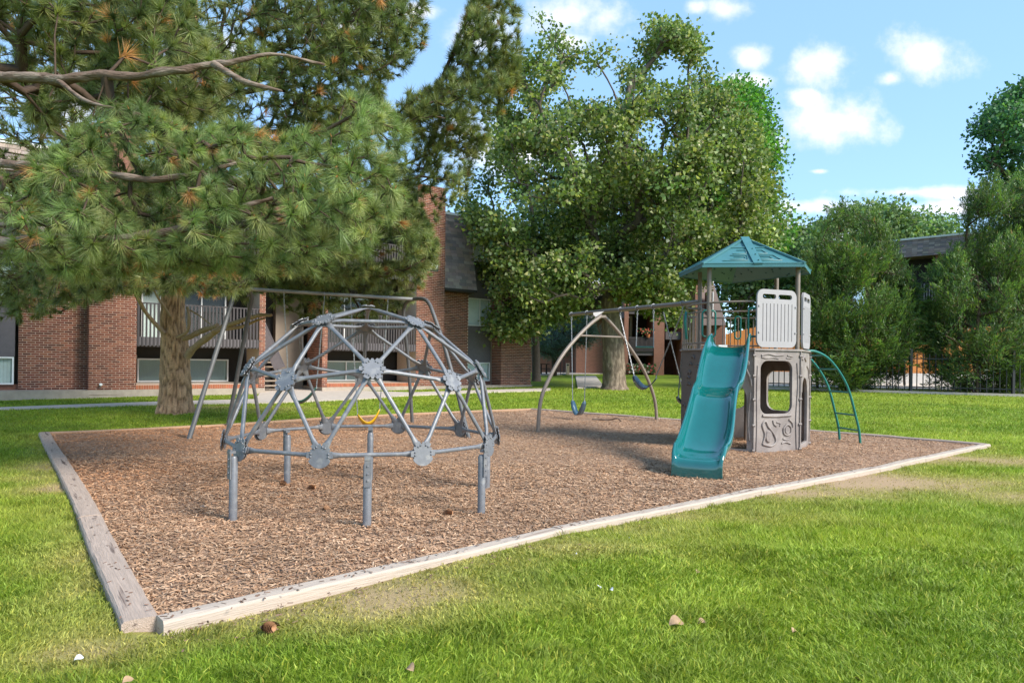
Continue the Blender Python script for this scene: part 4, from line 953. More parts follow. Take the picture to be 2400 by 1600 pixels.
# rails, balusters, grips
def rail(pts, r_, m, name): return MB().tube(smooth_path(pts, 6), r_, 8).build(name, m, TW)
zt1 = 2.25
p5 = at(1609, 719, 11.3); pFL = at(1659, 709.5, 10.45); pF2 = at(1768, 706, 10.2)
rail([Vector((3.15, 11.5, zt1)), at(1612, 722, 11.35), p5+Vector((-.01, -.12, 0)), at(1630, 713, 10.8), pFL], .016, TAN, 'top_rail')
rail([pFL, at(1710, 707, 10.3), pF2], .016, TAN, 'top_rail')
rail([(3.15, 11.5, zt1), (3.5, 11.98, zt1), (4.1, 11.95, zt1), (4.46, 11.55, zt1)], .016, TAN, 'top_rail')
for zz, nm in ((2.13, 'mid_rail'), (DKZ+.10, 'bottom_rail')):
    rail([(2.86, 11.0, zz), (2.83, 11.3, zz), (3.15, 11.85, zz), (3.7, 12.0, zz), (4.2, 11.9, zz), (4.55, 11.5, zz)], .013, TAN, nm)
    rail([(2.86, 11.0, zz), (2.9, 10.75, zz), (3.0, 10.5, zz)], .013, TAN, nm)
pp = smooth_path([(2.96, 10.62, 0), (2.86, 11.0, 0), (2.83, 11.3, 0), (3.15, 11.85, 0), (3.7, 12.0, 0), (4.2, 11.9, 0), (4.55, 11.5, 0)], 4)
for k in range(1, len(pp)-1): MB().tube([(pp[k].x, pp[k].y, DKZ+.0), (pp[k].x, pp[k].y, 2.13)], .010, 6).build('baluster', TAN, TW)
def grip(u0, v0, u1, v1, Y, open_=False):
    a, b_ = at(u0, v1, Y), at(u1, v0, Y); w, h = b_.x-a.x, b_.z-a.z; rr_ = rrect(0, 0, w, h, min(.05, abs(w)*.45), 4); P3 = [Vector((a.x+q0, Y, a.z+q1)) for q0, q1 in rr_]; P3.append(P3[0])
    MB().tube(P3, .015, 8, cap=False).build('hand_grip', TEAL, TW)
grip(1646, 728, 1677, 789, 10.55); grip(1754, 722, 1786, 788, 10.22); grip(1722, 742, 1736, 794, 11.9)
q = [at(1608, 731, 11.0), at(1606, 760, 10.95), at(1609, 794, 11.0)]; MB().tube(smooth_path(q, 4), .022, 8).build('hand_grip', TEAL, TW)
MB().box(at(1694, 812, 10.25), (.13, .02, .05)).build('label_plate', WHITE, TW)
# slide
S0, S1 = Vector((3.185, 10.02, 0)), Vector((2.14, 7.86, 0)); sdv = (S1-S0).normalized(); swd = Vector((-sdv.y, sdv.x, 0)).normalized()
if swd.x < 0: swd = -swd
prof = [(-.06, 1.575), (0, 1.57), (.05, 1.545), (.12, 1.46), (.2, 1.31), (.28, 1.14), (.35, 1.01), (.41, .945), (.47, .91), (.53, .84), (.61, .67), (.69, .49), (.76, .365), (.82, .29), (.88, .245), (.94, .225), (.985, .205), (1.0, .17), (1.006, .10), (1.006, -.03)]
ppv = smooth_path([Vector((t, z, 0)) for t, z in prof], 3)
cross = [(-.335, .055), (-.330, .125), (-.315, .150), (-.298, .150), (-.282, .125), (-.268, .06), (-.235, .012), (-.12, .0), (0, -.004), (.12, .0), (.235, .012), (.268, .06), (.282, .125), (.298, .150), (.315, .150), (.330, .125), (.335, .055)]
vs = []; kx = len(cross); Ls = (S1-S0).length
for i, q in enumerate(ppv):
    t, z = q.x, q.y; hs = 1.0 if t > .1 else 1.0+.25*max(0, (.1-t)/.1); hs = hs*(1-.75*max(0, min(1, (t-.93)/.07))); hs = max(hs, .22)
    wsc = 1.0+.05*math.sin(t*11-1)
    if t > .97: wsc *= 1-.04*(t-.97)/.03
    for (a, b) in cross: vs.append(S0+sdv*(Ls*t)+swd*(a*wsc*.94)+Vector((0, 0, z+b*hs)))
fs = [(i*kx+j, i*kx+j+1, (i+1)*kx+j+1, (i+1)*kx+j) for i in range(len(ppv)-1) for j in range(kx-1)]
sl = MB().add(vs, fs, True).build('slide', SLIDE, TW); md = sl.modifiers.new('s', 'SOLIDIFY'); md.thickness = .022; md.offset = -1; ms = sl.modifiers.new('ss', 'SUBSURF'); ms.levels = 1; ms.render_levels = 1
# arched ladder
LT1, LB1 = Vector((4.70, 11.02, 0)), ground(2017, 1038, .03); LT2, LB2 = Vector((4.62, 11.5, 0)), ground(1968.5, 1029, .03)
lp = [(0, 1.53), (.2, 1.545), (.47, 1.39), (.75, .985), (.93, .4), (.975, .2), (1, -.06)]
def lad(A, B):
    return smooth_path([Vector((A.x+(B.x-A.x)*t, A.y+(B.y-A.y)*t, z)) for t, z in lp], 5)
la, lb = lad(LT1, LB1), lad(LT2, LB2)
MB().tube(la, .020, 10).build('ladder_rail', TEAL, TW); MB().tube(lb, .020, 10).build('ladder_rail', TEAL, TW)
for fz in (1.49, 1.22, .88, .52, .22):
    k = min(range(6, len(la)), key=lambda j: abs(la[j].z-fz)); MB().tube([la[k], lb[k]], .014, 8).build('rung', TEAL, TW)
# swing beam and arched frame
B0, B1 = Vector((3.15, 11.5, 2.36)), Vector((1.32, 15.72, 2.37)); B1 = Vector((B1.x, B1.y, at(1334, 737, 15.7).z))
MB().tube([B0, B1-(B1-B0).normalized()*.01, B1], [.042, .042, .03], 16).build('swing_beam', TAN, TW)
FL, FR = ground(1261, 1011, .03), ground(1538.5, 985, .03); dz_ = (400-0)
z2 = lambda x, y: (1240+x/3.92, 640+y/3.92)
fl = [z2(655, 398), z2(560, 470), z2(440, 590), z2(330, 720), z2(240, 860), z2(160, 1020), z2(120, 1120), z2(95, 1250), z2(82, 1450)]
fr = [z2(690, 398), z2(760, 470), z2(860, 590), z2(950, 720), z2(1020, 830), z2(1080, 950), z2(1130, 1080), z2(1160, 1200), z2(1172, 1352)]
pl_ = [onplane(u, v, FL, FR) for u, v in fl]; pr_ = [onplane(u, v, FL, FR) for u, v in fr]
MB().tube(smooth_path(pl_+[Vector((FL.x, FL.y, -.05))], 4), .036, 14).build('arched_leg', TAN, TW)
MB().tube(smooth_path(pr_+[Vector((FR.x, FR.y, -.05))], 4), .036, 14).build('arched_leg', TAN, TW)
ca, cb_ = onplane(*z2(450, 572), FL, FR), onplane(*z2(865, 588), FL, FR); MB().tube([ca, cb_], .020, 10).build('cross_brace', TAN, TW)
MB().bar(pl_[0]+Vector((-.02, 0, .0)), pr_[0]+Vector((.02, 0, 0)), .06, .05).build('apex_bracket', TAN, TW)
gA = onplane(*z2(590, 385), FL, FR); gB = onplane(*z2(688, 352), FL, FR)
MB().add([gA+Vector((0, -.03, 0)), onplane(*z2(612, 402), FL, FR)+Vector((0, -.03, 0)), gB+Vector((0, -.03, 0)), onplane(*z2(588, 362), FL, FR)+Vector((0, -.03, 0)), gA+Vector((0, .0, 0)), onplane(*z2(612, 402), FL, FR), gB, onplane(*z2(588, 362), FL, FR)], [(0, 1, 2, 3), (7, 6, 5, 4), (0, 4, 5, 1), (1, 5, 6, 2), (2, 6, 7, 3), (3, 7, 4, 0)]).build('gusset', mat('gusset_grey', (.42, .40, .39), .5), TW)
ob = lambda u: onbar(u, B0, B1)
hs = {u: ob(u) for u in (1340, 1376, 1454, 1600, 1494, 1532)}
for p in hs.values(): hanger(p, B1-B0, CHAIN, TW, .043)
dd_ = Vector((0, 0, -.13)); wv = Vector((.92, .40, 0))*.14
belt_swing('belt swing with shiny bluish inner face at the far end of the tan beam', hs[1340]+dd_, hs[1376]+dd_, at(1342, 938, 15.5), at(1370, 940, 15.1), at(1355, 972, 15.3), wv, SEATB, 'belt swings')
belt_swing('belt swing draped high across the right arched leg of the tan beam', hs[1454]+dd_, hs[1600]+dd_, at(1485, 880, 13.4), at(1538, 885, 12.7), at(1510, 908, 13.0), Vector((.5, -.5, .55)).normalized()*.14, SEATB, 'belt swings')
tz = thing('trapeze_bar', hs[1494], 'teal trapeze bar on two short chains under the tan beam', 'trapeze'); a, b_ = at(1491, 813, hs[1494].y), at(1532, 813.5, hs[1532].y)
MB().tube([a, b_], .016, 8).build('bar', TEAL, tz); chain_mesh(hs[1494]+dd_, a, CHAIN, tz); chain_mesh(hs[1532]+dd_, b_, CHAIN, tz)
belt_swing('dark belt swing peeping out left of the climbing panel', (3.0, 11.85, 2.25), (2.75, 12.45, 2.25), at(1590, 930, 12.2), at(1606, 940, 12.6), at(1597, 947, 12.4), Vector((.5, -.3, -.4)).normalized()*.13, SEATG, 'belt swings')

# ================================================================= SMALL THINGS
BNp = thing('rubbish_bin', at(1321, 877, 47), 'blue round bin on the patio beside the beige bin', 'bin'); c = at(1320, 878, 46.5); c.z = at(0, 878.5, 46.5).z
MB().tube([c, c+Vector((0, 0, .55))], [.13, .16], 14).build('drum', BLUEP, BNp)
c = at(1322, 843, 46.5); MB().tube([c-Vector((0, 0, .9)), c], [.03, .03], 8).build('post', BLACK, BNp)
BN2 = thing('rubbish_bin', at(1330, 877, 47), 'beige square bin with dark opening against the far brick wall', 'bin'); a = at(1327, 878, 46.6); b_ = at(1334.5, 851, 46.6); w = b_.x-a.x
bx_ = MB().hexa([(a.x, 46.5, a.z), (b_.x, 46.5, a.z), (b_.x, 46.9, a.z), (a.x, 46.9, a.z), (a.x, 46.5, b_.z), (b_.x, 46.5, b_.z), (b_.x, 46.9, b_.z), (a.x, 46.9, b_.z)]).build('body', BEIGE, BN2, bevel=.015)
MB().box((a.x+w/2, 46.49, b_.z-.12), (.15, .02, .09)).build('opening', BLACK, BN2)
SG = thing('dispenser_sign', at(1314, 840, 46.3), 'small pale green sign on a dark post beside the blue bin', 'sign'); c = at(1314, 839, 46.3)
MB().box(c, (.20, .03, .22)).build('sign_plate', mat('pale_green', (.25, .5, .38), .6), SG); MB().tube([c-Vector((0, 0, 1.2)), c], .025, 6).build('post', BLACK, SG)
PTb = thing('picnic_table', at(1278, 878, 46.8), 'dark picnic table on the thin patio in the shade of the blue spruce', 'picnic table'); zt = at(1278, 853, 46.8).z; zg = at(1278, 878, 46.8).z; x0, x1 = at(1259, 0, 46.8).x, at(1298, 0, 46.8).x
MB().box(((x0+x1)/2, 46.8, zt), (x1-x0, .75, .05)).build('tabletop', mat('table_brown', (.04, .022, .018), .7), PTb)
for dy in (-.65, .65): MB().box(((x0+x1)/2, 46.8+dy, zg+.42), (x1-x0, .26, .05)).build('bench', MATS['table_brown'], PTb)
for xx in (x0+.2, (x0+x1)/2, x1-.2): MB().bar((xx, 46.2, zg), (xx, 46.7, zt), .07, .07).bar((xx, 47.4, zg), (xx, 46.9, zt), .07, .07).bar((xx, 46.15, zg+.4), (xx, 47.45, zg+.4), .06, .06).build('trestle', MATS['table_brown'], PTb)
def pinecone(u, v, label, L=.07, onbed=True):
    g = ground(u, v, .03); g.z = (float(bedz(g.x, g.y))+.022) if onbed else g.z+.008; t = thing('pine_cone', g, label, 'pine cone', 'fallen pine cones'); ax = Vector((random.uniform(-1, 1), random.uniform(-.5, .5), .1)).normalized(); x = ax.orthogonal().normalized(); y = ax.cross(x)
    mb = MB().tube([g-ax*L*.5, g-ax*L*.2, g+ax*L*.2, g+ax*L*.5], [.006, .012, .010, .003], 8); mb.build('core', CONE, t); mb = MB()
    for i in range(10):
        r_ = .40*L*math.sin(PI*(i+1)/11.5)**.7
        for k in range(8):
            a = 2*PI*(k+i*.4)/8; d = x*math.cos(a)+y*math.sin(a); c = g+ax*L*(i/9-.5); sd2 = ax.cross(d)*.009; tp = c+d*r_+ax*.016
            mb.add([c+sd2*.5, c-sd2*.5, tp-sd2, tp+ax*.004+d*.004, tp+sd2], [(0, 1, 2, 3, 4)])
    mb.build('scales', CONE, t)
pinecone(623, 1473, 'brown pine cone lying in the grass below the near timber', .065, False)
pinecone(1046, 1205, 'orange-brown pine cone in the chips right of the front dome post')
pinecone(667, 1138, 'reddish pine cone at the foot of the rear left dome post'); pinecone(727, 1143, 'flattened pine cone in the chips inside the dome, left of centre'); pinecone(770, 1190, 'small pine cone in the chips under the dome centre', .05)
def leaf(u, v, label, sz, m=DEADL, onbed=False, cat='leaf'):
    g = ground(u, v, .06 if onbed else .035); mb = MB(); a = random.uniform(0, 6); x = Vector((math.cos(a), math.sin(a), .2)); y = Vector((-math.sin(a), math.cos(a), .25)); z = Vector((0, 0, 1))
    n = 7; vs = []
    for i in range(n+1):
        t = i/n; sz_ = sz*.7; w = math.sin(PI*t)**.8*.36+.02; cr = .25*math.sin(t*5+a)
        vs += [g+(x*(t-.5)-y*w+z*(w*.5+cr*.4))*sz_, g+(x*(t-.5)+z*(cr*.4))*sz_, g+(x*(t-.5)+y*w+z*(w*.9+cr*.3))*sz_]
    mb.add(vs, [(3*i+j, 3*i+j+1, 3*i+j+4, 3*i+j+3) for i in range(n) for j in range(2)], True); o = mb.build('fallen_leaf' if cat == 'leaf' else 'scrap', m); return tag(o, label, cat)
leaf(643, 1464, 'curled tan dead leaf touching the pine cone below the near timber', .085); leaf(1585, 1462, 'large folded pale brown dead leaf on the green lawn at right of centre', .11); leaf(1636, 1340, 'small dry leaf in the lawn below the slide', .05)
leaf(1645, 1458, 'curled brown leaf right of the large folded leaf', .06); leaf(960, 1568, 'pale tan dead leaf near the bottom edge, left of centre', .07); leaf(300, 1595, 'orange-tan leaf cut by the bottom edge at left', .06); leaf(1862, 1478, 'little tan leaf in the lawn at lower right', .05)
leaf(1405, 1375, 'shiny pale feather tip standing in the lawn', .05, PAPER, cat='litter'); leaf(1432, 1382, 'second pale scrap in the lawn beside the feather', .045, PAPER, cat='litter'); leaf(1350, 1297, 'tiny white scrap in the dry lawn near the timber', .025, PAPER, cat='litter'); leaf(1475, 1259, 'tiny white scrap close to the pale timber', .022, PAPER, cat='litter'); leaf(185, 1543, 'bluish pale scrap in the lower left lawn', .05, PAPER, cat='litter')
leaf(475, 1187, 'grey scrap on the wood chips left of the front dome post', .05, PAPER, True, 'litter'); leaf(2013, 1592, 'tan leaf at the very bottom right of the lawn', .05); leaf(895, 1365, 'reddish leaf speck on the yellow grass', .03)
st = [onplane(u, v, ground(1385, 990), ground(1456, 994)) for u, v in ((1388, 985), (1410, 986), (1430, 986.5), (1447, 983), (1456, 990))]
o = MB().tube(smooth_path([p+Vector((0, 0, .03)) for p in st], 3), [.018]*13, 6).build('driftwood_root', TWIGR); tag(o, 'exposed grey root end lying in the chips between the arched legs', 'root')

# ================================================================= TREES
def seg_mesh(name, P0, P1, R0, R1, m, parent, k=4):
    P0, P1 = np.asarray(P0), np.asarray(P1); d = P1-P0; L = np.linalg.norm(d, axis=1, keepdims=True)+1e-9; d = d/L
    a = np.where(np.abs(d[:, 2:3]) < .9, np.array([[0, 0, 1.]]), np.array([[1., 0, 0]])); x = np.cross(a, d); x /= np.linalg.norm(x, axis=1, keepdims=True)+1e-9; y = np.cross(d, x)
    P1 = P1+d*np.asarray(R1)[:, None]*.4
    ang = 2*PI*np.arange(k)/k; ring = x[:, None]*np.cos(ang)[None, :, None]+y[:, None]*np.sin(ang)[None, :, None]
    V = np.concatenate([P0[:, None]+ring*np.asarray(R0)[:, None, None], P1[:, None]+ring*np.asarray(R1)[:, None, None]], 1).reshape(-1, 3)
    n = len(P0); b0 = (np.arange(n)*2*k)[:, None]; j = np.arange(k)[None]; j2 = (j+1) % k
    Fc = np.stack([b0+j, b0+j2, b0+j2+k, b0+j+k], -1).reshape(-1, 4)
    return np_mesh(name, V, Fc, m, parent, smooth=True)
def grow(starts, targets, step=.35, back=.25, wob=.04, base=None):
    """connect every target to the nearest node of the growing skeleton"""
    nodes = [np.array(s, float) for s, _ in starts]; par = [p for _, p in starts]
    cap = len(nodes)+len(targets)*14; NP = np.zeros((cap, 3)); NP[:len(nodes)] = nodes; par = par+[0]*(cap-len(par)); n = len(nodes); ends = []
    ref = np.array(base if base is not None else starts[0][0]); T = np.asarray(targets); order = np.argsort(np.linalg.norm(T-ref, axis=1))
    dist0 = np.zeros(cap)
    for i in range(1, n): dist0[i] = dist0[par[i]]+np.linalg.norm(NP[i]-NP[par[i]])
    for ti in order:
        t = T[ti]; D = np.linalg.norm(NP[:n]-t, axis=1); i = int(np.argmin(D+dist0[:n]*back)); v = t-NP[i]; L = np.linalg.norm(v); k = min(12, max(1, int(L/step))); p = i
        up = np.array([0, 0, 1.])*L*.10*(1 if wob > 0 else -1)
        for q in range(1, k+1):
            s = q/k; c = NP[i]+v*s+up*math.sin(PI*s)+(R.normal(0, abs(wob)*L/k, 3) if q < k else 0)
            if n >= cap: break
            NP[n] = c; par[n] = p; dist0[n] = dist0[p]+np.linalg.norm(c-NP[p]); p = n; n += 1
        ends.append((ti, p))
    cnt = np.zeros(n); 
    for _, e in ends: cnt[e] += 1
    for i in range(n-1, 0, -1):
        if par[i] != i and par[i] >= 0: cnt[par[i]] += cnt[i]
    return NP[:n], par[:n], cnt, ends
def skel_mesh(name, sk, nstart, r0, pw, rmin, m, parent, rmax=9):
    NP, par, cnt, ends = sk; idx = np.arange(nstart, len(NP)); pr = np.array([par[i] for i in idx]); rr = np.clip(r0*np.maximum(cnt, 1)**pw, rmin, rmax)
    return seg_mesh(name, NP[pr], NP[idx], np.minimum(rr[pr], rr[idx]*1.35), rr[idx], m, parent)
def trunk_mesh(name, path, radii, m, parent, seg=40, depth=.05, vs_=5.0, rows=90, flare=.0, pal=(.60, .35, .20)):
    cl_ = []
    path = smooth_path(path, 8); n = len(path); rs = [radii(t/(n-1)) for t in range(n)]; vs = []; m_ = rows
    for i in range(m_):
        f = i/(m_-1)*(n-1); a = int(min(f, n-2)); c = path[a].lerp(path[a+1], f-a); r_ = rs[a]*(1-(f-a))+rs[a+1]*(f-a)
        for k in range(seg):
            an = 2*PI*k/seg; x, y = math.cos(an), math.sin(an)
            q = Vector((x*r_*vs_*2.2+c.x, y*r_*vs_*2.2, c.z*vs_*.42)); nz1 = mn.noise(q*1.6); nz2 = mn.noise(q*3.7+Vector((5, 5, 5))); rid = 1-abs(nz1)*2.6
            hh = depth*(-max(0, rid)**2.2+.35*nz2); fl = flare*max(0, 1-i/(m_*.16))**2*(.6+.7*mn.noise(Vector((x*1.7, y*1.7, 3))))
            rr = r_*(1+hh)+fl; vs.append((c.x+x*rr, c.y+y*rr, c.z)); fz_ = max(0, rid)**2.2; cl_.append([a_*(1-.62*fz_)*(1+.35*nz2) for a_ in pal])
    fs = [(i*seg+k, i*seg+(k+1) % seg, (i+1)*seg+(k+1) % seg, (i+1)*seg+k) for i in range(m_-1) for k in range(seg)]
    return np_mesh(name, vs, fs, m, parent, smooth=True, cols=np.array(cl_))
def leaves(name, Cn, Nrm, size, cols, m, parent, asp=.42, fold=.18, kind=None, tri=False):
    """folded leaf-shaped quads; Cn base points, Nrm leaf axes"""
    n = len(Cn); ax = Nrm/(np.linalg.norm(Nrm, axis=1, keepdims=True)+1e-9); rnd = R.normal(0, 1, (n, 3)); sd_ = np.cross(ax, rnd); sd_ /= np.linalg.norm(sd_, axis=1, keepdims=True)+1e-9; up = np.cross(sd_, ax); s = np.asarray(size).reshape(-1, 1)
    if tri: return np_mesh(name, np.stack([Cn-sd_*s*asp*.8, Cn+sd_*s*asp*.8, Cn+ax*s], 1).reshape(-1, 3), np.arange(3*n).reshape(-1, 3), m, parent, cols=np.repeat(cols, 3, 0), kind=kind)
    V = np.stack([Cn, Cn+ax*s*.5+sd_*s*asp+up*s*fold, Cn+ax*s-up*s*.12, Cn+ax*s*.5-sd_*s*asp+up*s*fold], 1).reshape(-1, 3)
    return np_mesh(name, V, np.arange(4*n).reshape(-1, 4), m, parent, cols=np.repeat(cols, 4, 0), kind=kind)
def sample_crown(poly, Yc, depth, N_, hole=.42, hs=.55, seed=0, bias=0.0, gap=None):
    """random points filling the volume whose outline from the playground is poly"""
    poly = [(u, v) for u, v in poly]; us = [p[0] for p in poly]; vs = [p[1] for p in poly]; pts = []
    big = N_*14; u = R.uniform(min(us), max(us), big); v = R.uniform(min(vs), max(vs), big); k = inpoly(u, v, poly)
    if gap: k &= (fbm(u/gap[0]+seed*3.3, v/gap[0]) > gap[1]*np.clip((gap[2]-v)/gap[3], 0, 1))
    u, v = u[k], v[k]; e = edist(u, v, poly)
    emax = np.percentile(e, 97); ext = depth*np.sqrt(np.clip(1-(1-np.clip(e/emax, 0, 1))**2, .02, 1)); Y = Yc+R.uniform(-1, 1, len(u))*ext+bias*ext
    du, dv = u-CU, v-CV; a = (du+ROLL*dv)/FX; b = (dv-ROLL*du)/FX; P_ = np.stack([a*Y, Y, H-b*Y], 1)
    nz_ = np.array([mn.noise(Vector(p*hs)+Vector((seed*7.1, 0, 0))) for p in P_[:N_*5]]); P_ = P_[:N_*5][nz_ > (hole-.5)*1.0]
    return P_[:N_]
def pal_cols(pal, wts, n, groups=None, jitter=.18):
    pal = np.array(pal); w = np.array(wts, float); w /= w.sum(); ci = R.choice(len(pal), n, p=w); return pal[ci]*R.uniform(1-jitter, 1+jitter, (n, 1))
def disp(l): return [(u*1.0204, v*1.0204) for u, v in l]
def broadleaf(name, label, base, fork, poly, Yc, depth, N_, per, size, crad, pal, wts, rt, m_bark=BARKD, hole=.36, asp=.42, cat='tree', tr0=.018, tpw=.46, group=None, hs=.55, seed=1, droop=.25, trunk=True, lean=None, gap=None):
    t = thing(name, base, label, cat, group); base = Vector(base); fork = Vector(fork)
    cl = sample_crown(poly, Yc, depth, N_, hole, hs, seed, gap=gap)
    mid = base.lerp(fork, .5)+Vector((R.normal(0, .04), 0, 0)); st = [(tuple(base), 0), (tuple(mid), 0), (tuple(fork), 1)]
    sk = grow(st, cl, step=.5, back=.30, wob=.05, base=tuple(fork)); skel_mesh('limbs', sk, 3, tr0, tpw, tr0*.6, mat('limb_dark', (.10, .078, .06), .9, var=.3, vscale=10, bump=.5), t, rmax=rt*.62)
    if trunk: trunk_mesh('trunk', [base+Vector((0, 0, -.1)), base.lerp(fork, .33)+Vector((.02, 0, 0)), base.lerp(fork, .7), fork+Vector((0, 0, .3))], lambda s: rt*(1-.30*s)+rt*.35*max(0, 1-s*9)**2, m_bark, t, depth=.07, vs_=3.5, flare=rt*.3)
    n = len(cl)*per; ci = np.repeat(np.arange(len(cl)), per); off = R.normal(0, 1, (n, 3))*np.array([crad, crad, crad*.72]); Cn = cl[ci]+off
    ax = off/crad*.6+R.normal(0, 1, (n, 3))+np.array([0, 0, -droop]); tone = R.uniform(.6, 1.3, len(cl))[ci][:, None]
    hue = R.uniform(-1, 1, (len(cl), 1))[ci]; cc = pal_cols(pal, wts, n)*tone*(1+hue*np.array([[.16, .03, -.05]]))
    leaves('crown', Cn, ax, size*R.uniform(.6, 1.3, n), cc, LEAF, t, asp=asp); return t

# ---- pines -------------------------------------------------------
def tufts(name, Cc, Ax, L, per, wid, cols, parent, spread=1.0):
    n = len(Cc); T = n*per; ti = np.repeat(np.arange(n), per); ax = Ax[ti]; r_ = R.normal(0, 1, (T, 3)); r_ -= ax*np.sum(r_*ax, 1, keepdims=True); r_ /= np.linalg.norm(r_, axis=1, keepdims=True)
    sp_ = R.uniform(.5, 1.08, n)[ti]; th = R.uniform(.08, 1.45, T)**.9*sp_; d = ax*np.cos(th)[:, None]+r_*np.sin(th)[:, None]; Ls = (L[ti]*R.uniform(.72, 1.1, T))[:, None]
    B_ = Cc[ti]-ax*(R.uniform(0, .55, T)[:, None]**1.3*Ls*.85); W_ = np.cross(d, R.normal(0, 1, (T, 3))); W_ /= np.linalg.norm(W_, axis=1, keepdims=True)+1e-9; w = (wid if np.isscalar(wid) else wid[ti][:, None])
    tip = B_+d*Ls+np.array([0, 0, -1.])*Ls*.10*R.uniform(.2, 1.3, (T, 1)); V = np.stack([B_-W_*w*.5, B_+W_*w*.5, tip], 1).reshape(-1, 3)
    cc = cols[ti]*R.uniform(.72, 1.3, (T, 1)); cv = np.repeat(cc, 3, 0); cv[2::3] = cc*1.18+np.array([.02, .02, .0])
    return np_mesh(name, V, np.arange(3*T).reshape(-1, 3), NEEDLE, parent, cols=cv)
def pine_crown(t, regions, starts, base, nL, twr=.0042, twp=.40, prefix=''):
    allC = []; info = []
    for (poly, Y0, Y1, N_, per, Ln, wid, pal, wts, hole, upb) in regions:
        C_ = sample_crown(poly, (Y0+Y1)/2, (Y1-Y0)/2, N_, hole, 1.1, 3); allC.append(C_); info.append((len(C_), per, Ln, wid, pal, wts, upb))
    A_ = np.concatenate(allC); sk = grow(starts, A_, step=.28, back=.22, wob=.05, base=base); skel_mesh('limbs', sk, len(starts), twr, twp, twr*.7, TWIG, t, rmax=.10)
    NP, par, cnt, ends = sk; dirv = np.zeros((len(A_), 3))
    for ti, e in ends: dirv[ti] = NP[e]-NP[par[e]]
    dirv /= np.linalg.norm(dirv, axis=1, keepdims=True)+1e-9; o_ = 0; bC, bA = [], []
    for (n, per, Ln, wid, pal, wts, upb), C_ in zip(info, allC):
        ax = dirv[o_:o_+n]+np.array([0, -.12, upb])+R.normal(0, .28, (n, 3)); ax /= np.linalg.norm(ax, axis=1, keepdims=True); o_ += n
        cols = pal_cols(pal, wts, n, jitter=.38); L_ = Ln*R.uniform(.62, 1.22, n); tufts('needles', C_, ax, L_, per, wid, cols, t)
        bC.append(C_+ax*.012); bA.append(ax)
    bC, bA = np.concatenate(bC), np.concatenate(bA); n = len(bC); k = R.rand(n) < .35; seg_mesh('buds', bC[k], bC[k]+bA[k]*.035, np.full(k.sum(), .009), np.full(k.sum(), .003), mat('bud', (.42, .17, .05), .7), t, 4)['kind'] = 'stuff'
PG = [(.062, .125, .028), (.085, .15, .035), (.045, .095, .03), (.12, .165, .04), (.30, .15, .06)]
# right-hand pine: its trunk stands behind the left rear timber
pb = ground(411, 968); PB = thing('pine_tree', pb, 'large ponderosa pine whose furrowed orange-brown trunk stands behind the left rear timber', 'tree')
tr_path = [pb+Vector((0, 0, -.15)), at(411, 880, pb.y), at(409, 800, pb.y), at(405, 720, pb.y), at(420, 500, pb.y), at(440, 200, pb.y+.1), at(450, -200, pb.y)]
trunk_mesh('trunk', tr_path, lambda s: .37*(1-.62*s)+.12*max(0, 1-s*14)**2, mat('pine_bark_plates', vc=True, rough=.95, var=.3, vscale=30, bump=.8, bscale=60, spec=.1), PB, seg=84, depth=.13, vs_=4.2, rows=260, flare=.14)
def limb(pts, r0, r1, parent=PB, m=None):
    P_ = smooth_path(pts, 10); k = len(P_); P_ = [p+Vector((mn.noise(p*2.3), mn.noise(p*2.3+Vector((9, 0, 0))), mn.noise(p*2.3+Vector((0, 9, 0)))))*r0*.55 for p in P_]
    q = MB().tube(P_, [(r0+(r1-r0)*i/(k-1))*(1+.22*mn.noise(P_[i]*5)) for i in range(k)], 14)
    q.v = [tuple(Vector(v)+Vector((0, .3, 1))*(mn.noise(Vector((v[0]*5, v[1]*9, v[2]*22)))*r0*.28)) for v in q.v]
    q.build('limb', m or mat('limb_tan', (.42, .27, .16), .9, var=.3, vscale=20, bump=.5), parent)
yb = pb.y
limb([at(440, 835, yb-.2), at(475, 800, yb-.5), at(520, 768, yb-.8), at(580, 745, yb-1.2), at(640, 738, yb-1.5)], .085, .03)
limb([at(430, 792, yb-.2), at(470, 775, yb-.4), at(512, 762, yb-.7)], .07, .05)
limb([at(500, 775, yb-.8), at(560, 765, yb-.9), at(620, 745, yb-1)], .05, .02)
limb([at(385, 782, yb-.3), at(352, 745, yb-.5), at(325, 705, yb-.8), at(312, 680, yb-1)], .05, .03)
limb([at(400, 742, yb-.35), at(375, 705, yb-.5), at(362, 680, yb-.6)], .03, .02)
limb([at(415, 790, yb-.42), at(438, 775, yb-.5), at(443, 745, yb-.5), at(440, 720, yb-.45)], .035, .03)
limb([at(442, 726, yb-.3), at(465, 738, yb-.4), at(495, 760, yb-.5)], .022, .012)
st = [(tuple(p), max(0, i-1)) for i, p in enumerate([tr_path[3], at(412, 640, yb), tr_path[4], at(430, 350, yb), tr_path[5], at(445, 0, yb), tr_path[6]])]
darkP = [(.145, .185, .062), (.18, .21, .072), (.105, .145, .055), (.24, .25, .085), (.46, .22, .08)]
rearA = disp([(-160, -160), (1010, -160), (985, 20), (975, 110), (900, 190), (880, 330), (820, 420), (760, 560), (680, 640), (560, 690), (470, 668), (340, 662), (180, 700), (60, 735), (-160, 700)])
right1 = disp([(860, 430), (880, 290), (930, 205), (1000, 190), (1045, 110), (1090, -30), (1165, -40), (1205, 60), (1190, 190), (1130, 300), (1085, 400), (1060, 480), (1010, 520), (950, 560), (880, 560)])
low1 = disp([(600, 560), (860, 420), (960, 470), (1010, 560), (1000, 610), (940, 628), (860, 640), (760, 655), (640, 655), (560, 660)])
up2 = disp([(560, -120), (1010, -120), (985, 20), (960, 100), (890, 180), (860, 300), (640, 330)])
